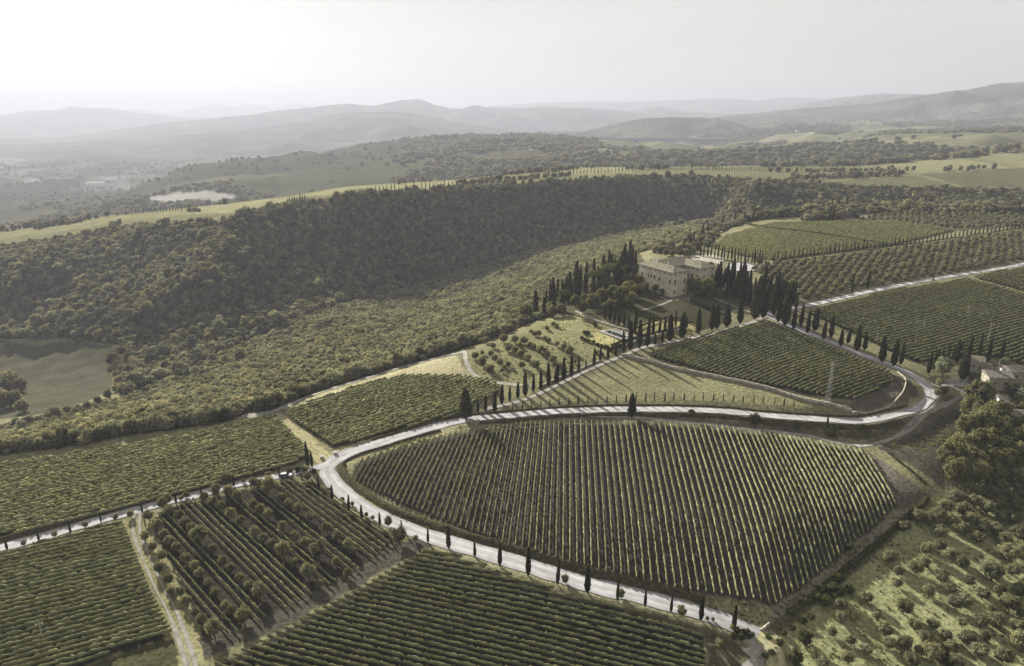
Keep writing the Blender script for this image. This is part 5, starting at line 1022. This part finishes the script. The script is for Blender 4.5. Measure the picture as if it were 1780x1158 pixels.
for u, v, h, l in [(1717, 593, 31, 'pale concrete power pole in the right hand vineyard above the farm'), (1605, 573, 18, 'thin power pole in the middle of the right hand vineyard'), (1681, 549, 17, 'thin power pole in the upper part of the right hand vineyard'), (1523, 598, 18, 'thin power pole at the left side of the right hand vineyard'), (1378, 606, 16, 'thin pole in the upper part of the hairpin vineyard'), (1253, 654, 14, 'short leaning pole at the lower edge of the hairpin vineyard'), (75, 1112, 30, 'pale pole with insulators in the lower left corner vineyard'), (804, 632, 18, 'thin wooden pole in the dry grass above the olive terraces')]:
    p = P(u, v)[0]; hh = hm(p, h); r = tag(empty('power_pole', p, .6), l, 'pole'); MB().bar((0, 0, -.5), (0, 0, hh), .15, 7, .10).build('pole', 'concrete', r); ar = MB().bar((-.8, 0, hh - .35), (.8, 0, hh - .35), .06, 5).build('cross_arm', 'metal', r)
    for x in (-.7, 0, .7): MB().bar((x, 0, hh - .3), (x, 0, hh - .02), .07, 6).build('insulator', 'white', ar)
# parked car at the junction
p = P(497, 830)[0]; r = tag(empty('parked_car', p + (0, 0, .2), radians(14)), 'small grey car parked on the gravel beside the junction island', 'car')
MB().add([(-2, -.85, .35), (2, -.85, .35), (2, .85, .35), (-2, .85, .35), (-2, -.85, .85), (2, -.85, .78), (2, .85, .78), (-2, .85, .85), (-1.7, -.72, .9), (1.0, -.72, .86), (1.0, .72, .86), (-1.7, .72, .9), (-1.3, -.62, 1.42), (.25, -.62, 1.42), (.25, .62, 1.42), (-1.3, .62, 1.42)],
         [(3, 2, 1, 0), (0, 1, 5, 4), (1, 2, 6, 5), (2, 3, 7, 6), (3, 0, 4, 7), (4, 5, 6, 7), (12, 13, 14, 15)]).build('body', 'carpaint', r)
MB().add([(-1.7, -.73, .87), (1.05, -.73, .83), (1.05, .73, .83), (-1.7, .73, .87), (-1.3, -.62, 1.41), (.25, -.62, 1.41), (.25, .62, 1.41), (-1.3, .62, 1.41)], [(0, 1, 5, 4), (1, 2, 6, 5), (2, 3, 7, 6), (3, 0, 4, 7)]).build('window', 'dark', r)
for x in (-1.25, 1.25):
    for y in (-.8, .8): MB().bar((x, y - .1, .33), (x, y + .1, .33), .33, 12).build('wheel', 'rubber', r)
# gate posts at the junctions
for u, v, l in [(583, 790, 'low pale stone post at the right of the vineyard track mouth'), (560, 797, 'low pale stone post at the left of the vineyard track mouth'), (832, 733, 'low pale stone post on the road verge below the lone cypress')]:
    p = P(u, v)[0]; r = tag(empty('stone_post', p), l, 'post'); MB().box((0, 0, -.3), (1.0, 1.0, 1.2)).build('shaft', 'trim', r); MB().box((0, 0, .9), (1.25, 1.25, .15)).build('cap', 'concrete', r)

# ------------------------------------------------------------------ far hills and the air between
def hills(crest, r, base, depth, seed, rough=.5, fine=60, nm='hills'):
    c = np.array(crest, float); uu = np.linspace(c[0, 0], c[-1, 0], 420); vv = np.interp(uu, c[:, 0], c[:, 1]); kk = np.hanning(9); kk /= kk.sum(); vv = np.convolve(np.pad(vv, 4, mode='edge'), kk, 'valid')
    vv = vv + (fbm(uu / 14, uu * 0, seed, 3) - .5) * 2.2
    x, y, w = pdir(uu, vv); h = np.hypot(x, y); sx, sy = x / h, y / h; zc = CAMH + w / h * r; rows = []; ns = 34
    for k in range(ns):
        s = k / (ns - 1) if k < ns else 1; q = r - depth * (s ** 1.0); X, Y = sx * q, sy * q
        f = (1 - s) ** 1.2; z = base + (zc - base) * f + (zc - base) * rough * 4 * s * (1 - s) * (fbm(X / (r * .045), Y / (r * .045), seed + 3, 4) - .5) * 2
        rows.append(np.c_[X, Y, z])
    back = [np.c_[sx * (r + depth * t), sy * (r + depth * t), base + (zc - base) * (1 - t) ** 1.3] for t in (1, .55, .25)]
    V = np.stack(back + rows, 0); m = V.shape[0]; nn_ = V.shape[1]; i = np.arange(m - 1)[:, None] * nn_ + np.arange(nn_ - 1)[None]
    return tag(obj(nm, mesh(nm, V.reshape(-1, 3), np.stack([i, i + nn_, i + nn_ + 1, i + 1], -1).reshape(-1, 4), 'hill', True)), kind='structure')
hills([(-400, 275), (-200, 268), (0, 258), (100, 250), (230, 243), (350, 232), (450, 222), (540, 208), (600, 197), (690, 194), (750, 203), (800, 214), (880, 226), (960, 238), (1050, 252)], 6800, -190, 2900, 1, .34)
hills([(-400, 255), (-200, 248), (0, 242), (100, 240), (200, 226), (300, 212), (400, 204), (480, 193), (540, 187), (600, 180), (650, 184), (690, 175), (730, 172), (760, 184), (800, 191), (822, 181), (850, 187), (900, 189), (950, 185), (1010, 188), (1060, 190), (1120, 197), (1250, 206), (1400, 225)], 9200, -190, 2000, 2)
hills([(-400, 286), (-200, 281), (0, 273), (120, 262), (260, 268), (380, 258), (520, 246), (640, 240), (740, 247), (840, 252)], 5500, -195, 900, 11, .3)
hills([(-400, 312), (-150, 300), (0, 292), (90, 288), (180, 296), (300, 284), (420, 277), (520, 281), (600, 287)], 4700, -200, 700, 12, .3)
hills([(-300, 365), (-60, 356), (0, 352), (55, 343), (110, 350), (170, 366), (230, 376)], 2350, -150, 260, 13, .2)
hills([(900, 205), (1000, 200), (1089, 195), (1143, 186), (1190, 193), (1300, 200), (1382, 184), (1466, 169), (1530, 163), (1605, 164), (1700, 172), (1900, 190)], 10500, -190, 2200, 3)
hills([(-400, 215), (-100, 208), (0, 201), (47, 193), (101, 191), (128, 184), (148, 188), (199, 188), (236, 196), (293, 201), (330, 206), (420, 201), (480, 196), (560, 200), (700, 210)], 14000, -190, 3000, 4)
hills([(700, 196), (850, 186), (901, 181), (984, 177), (1095, 177), (1190, 174), (1257, 171), (1315, 175), (1369, 169), (1416, 171), (1480, 176), (1600, 182), (1800, 190)], 15000, -190, 3000, 5)
hills([(150, 198), (216, 192), (243, 189), (280, 196), (320, 194), (350, 184), (377, 178), (404, 186), (435, 181), (472, 187), (516, 180), (573, 183), (640, 187), (760, 190), (860, 184), (960, 178), (1060, 181)], 21000, -190, 4000, 6)
hills([(930, 244), (954, 240), (994, 234), (1062, 217), (1115, 206), (1156, 204), (1190, 204), (1247, 205), (1291, 217), (1340, 232)], 4600, -20, 700, 7, .35)
hills([(1180, 215), (1225, 207), (1270, 201), (1332, 194), (1433, 186), (1470, 184), (1534, 177), (1584, 167), (1685, 156), (1736, 145), (1780, 143), (1900, 138), (2100, 150), (2300, 190)], 6600, -20, 1900, 8, .45)
hills([(1560, 228), (1610, 219), (1686, 196), (1740, 186), (1800, 176), (2000, 170), (2200, 200)], 5300, 10, 900, 9, .4)
# pale buildings on the valley floor
for k, (u, v, w, l) in enumerate([(166, 322, 30, 'long white roofed shed far down on the valley floor'), (192, 314, 18, 'smaller white shed behind the long one on the valley floor'), (925, 262, 10, 'tiny pale farmhouse on the far wooded ridge'), (1385, 229, 9, 'small pale farm among trees on the far plain')]):
    p = P(u, v)[0]; m_ = mpp(p); r = tag(empty('distant_building', p, .3 + .4 * k), l, 'building'); a_ = w * m_ / 2.2
    MB().box((0, 0, -4), (a_ * 2, a_ * .7, 4 + a_ * .28)).build('wall', 'white', r); MB().add([(-a_ * 1.03, -a_ * .4, a_ * .28), (a_ * 1.03, -a_ * .4, a_ * .28), (a_ * 1.03, a_ * .4, a_ * .28), (-a_ * 1.03, a_ * .4, a_ * .28), (-a_ * 1.03, 0, a_ * .45), (a_ * 1.03, 0, a_ * .45)], [(0, 1, 5, 4), (2, 3, 4, 5), (1, 2, 5), (3, 0, 4), (3, 2, 1, 0)]).build('roof', 'white', r)
mz, t, o = nodes('haze'); vn = t.nodes.new('ShaderNodeVolumePrincipled'); vn.inputs['Color'].default_value = (*HAZE_COL, 1); vn.inputs['Density'].default_value = HAZE_D; vn.inputs['Anisotropy'].default_value = HAZE_G
t.links.new(vn.outputs[0], o.inputs['Volume']); M['haze'] = mz
try:
    mz.cycles.homogeneous_volume = True; mz.cycles.volume_sampling = 'DISTANCE'
except Exception: pass
hz = MB().box((0, 0, -260), (130000, 130000, 800)).build('haze', 'haze'); tag(hz, kind='stuff')
print('objects', len(bpy.data.objects))
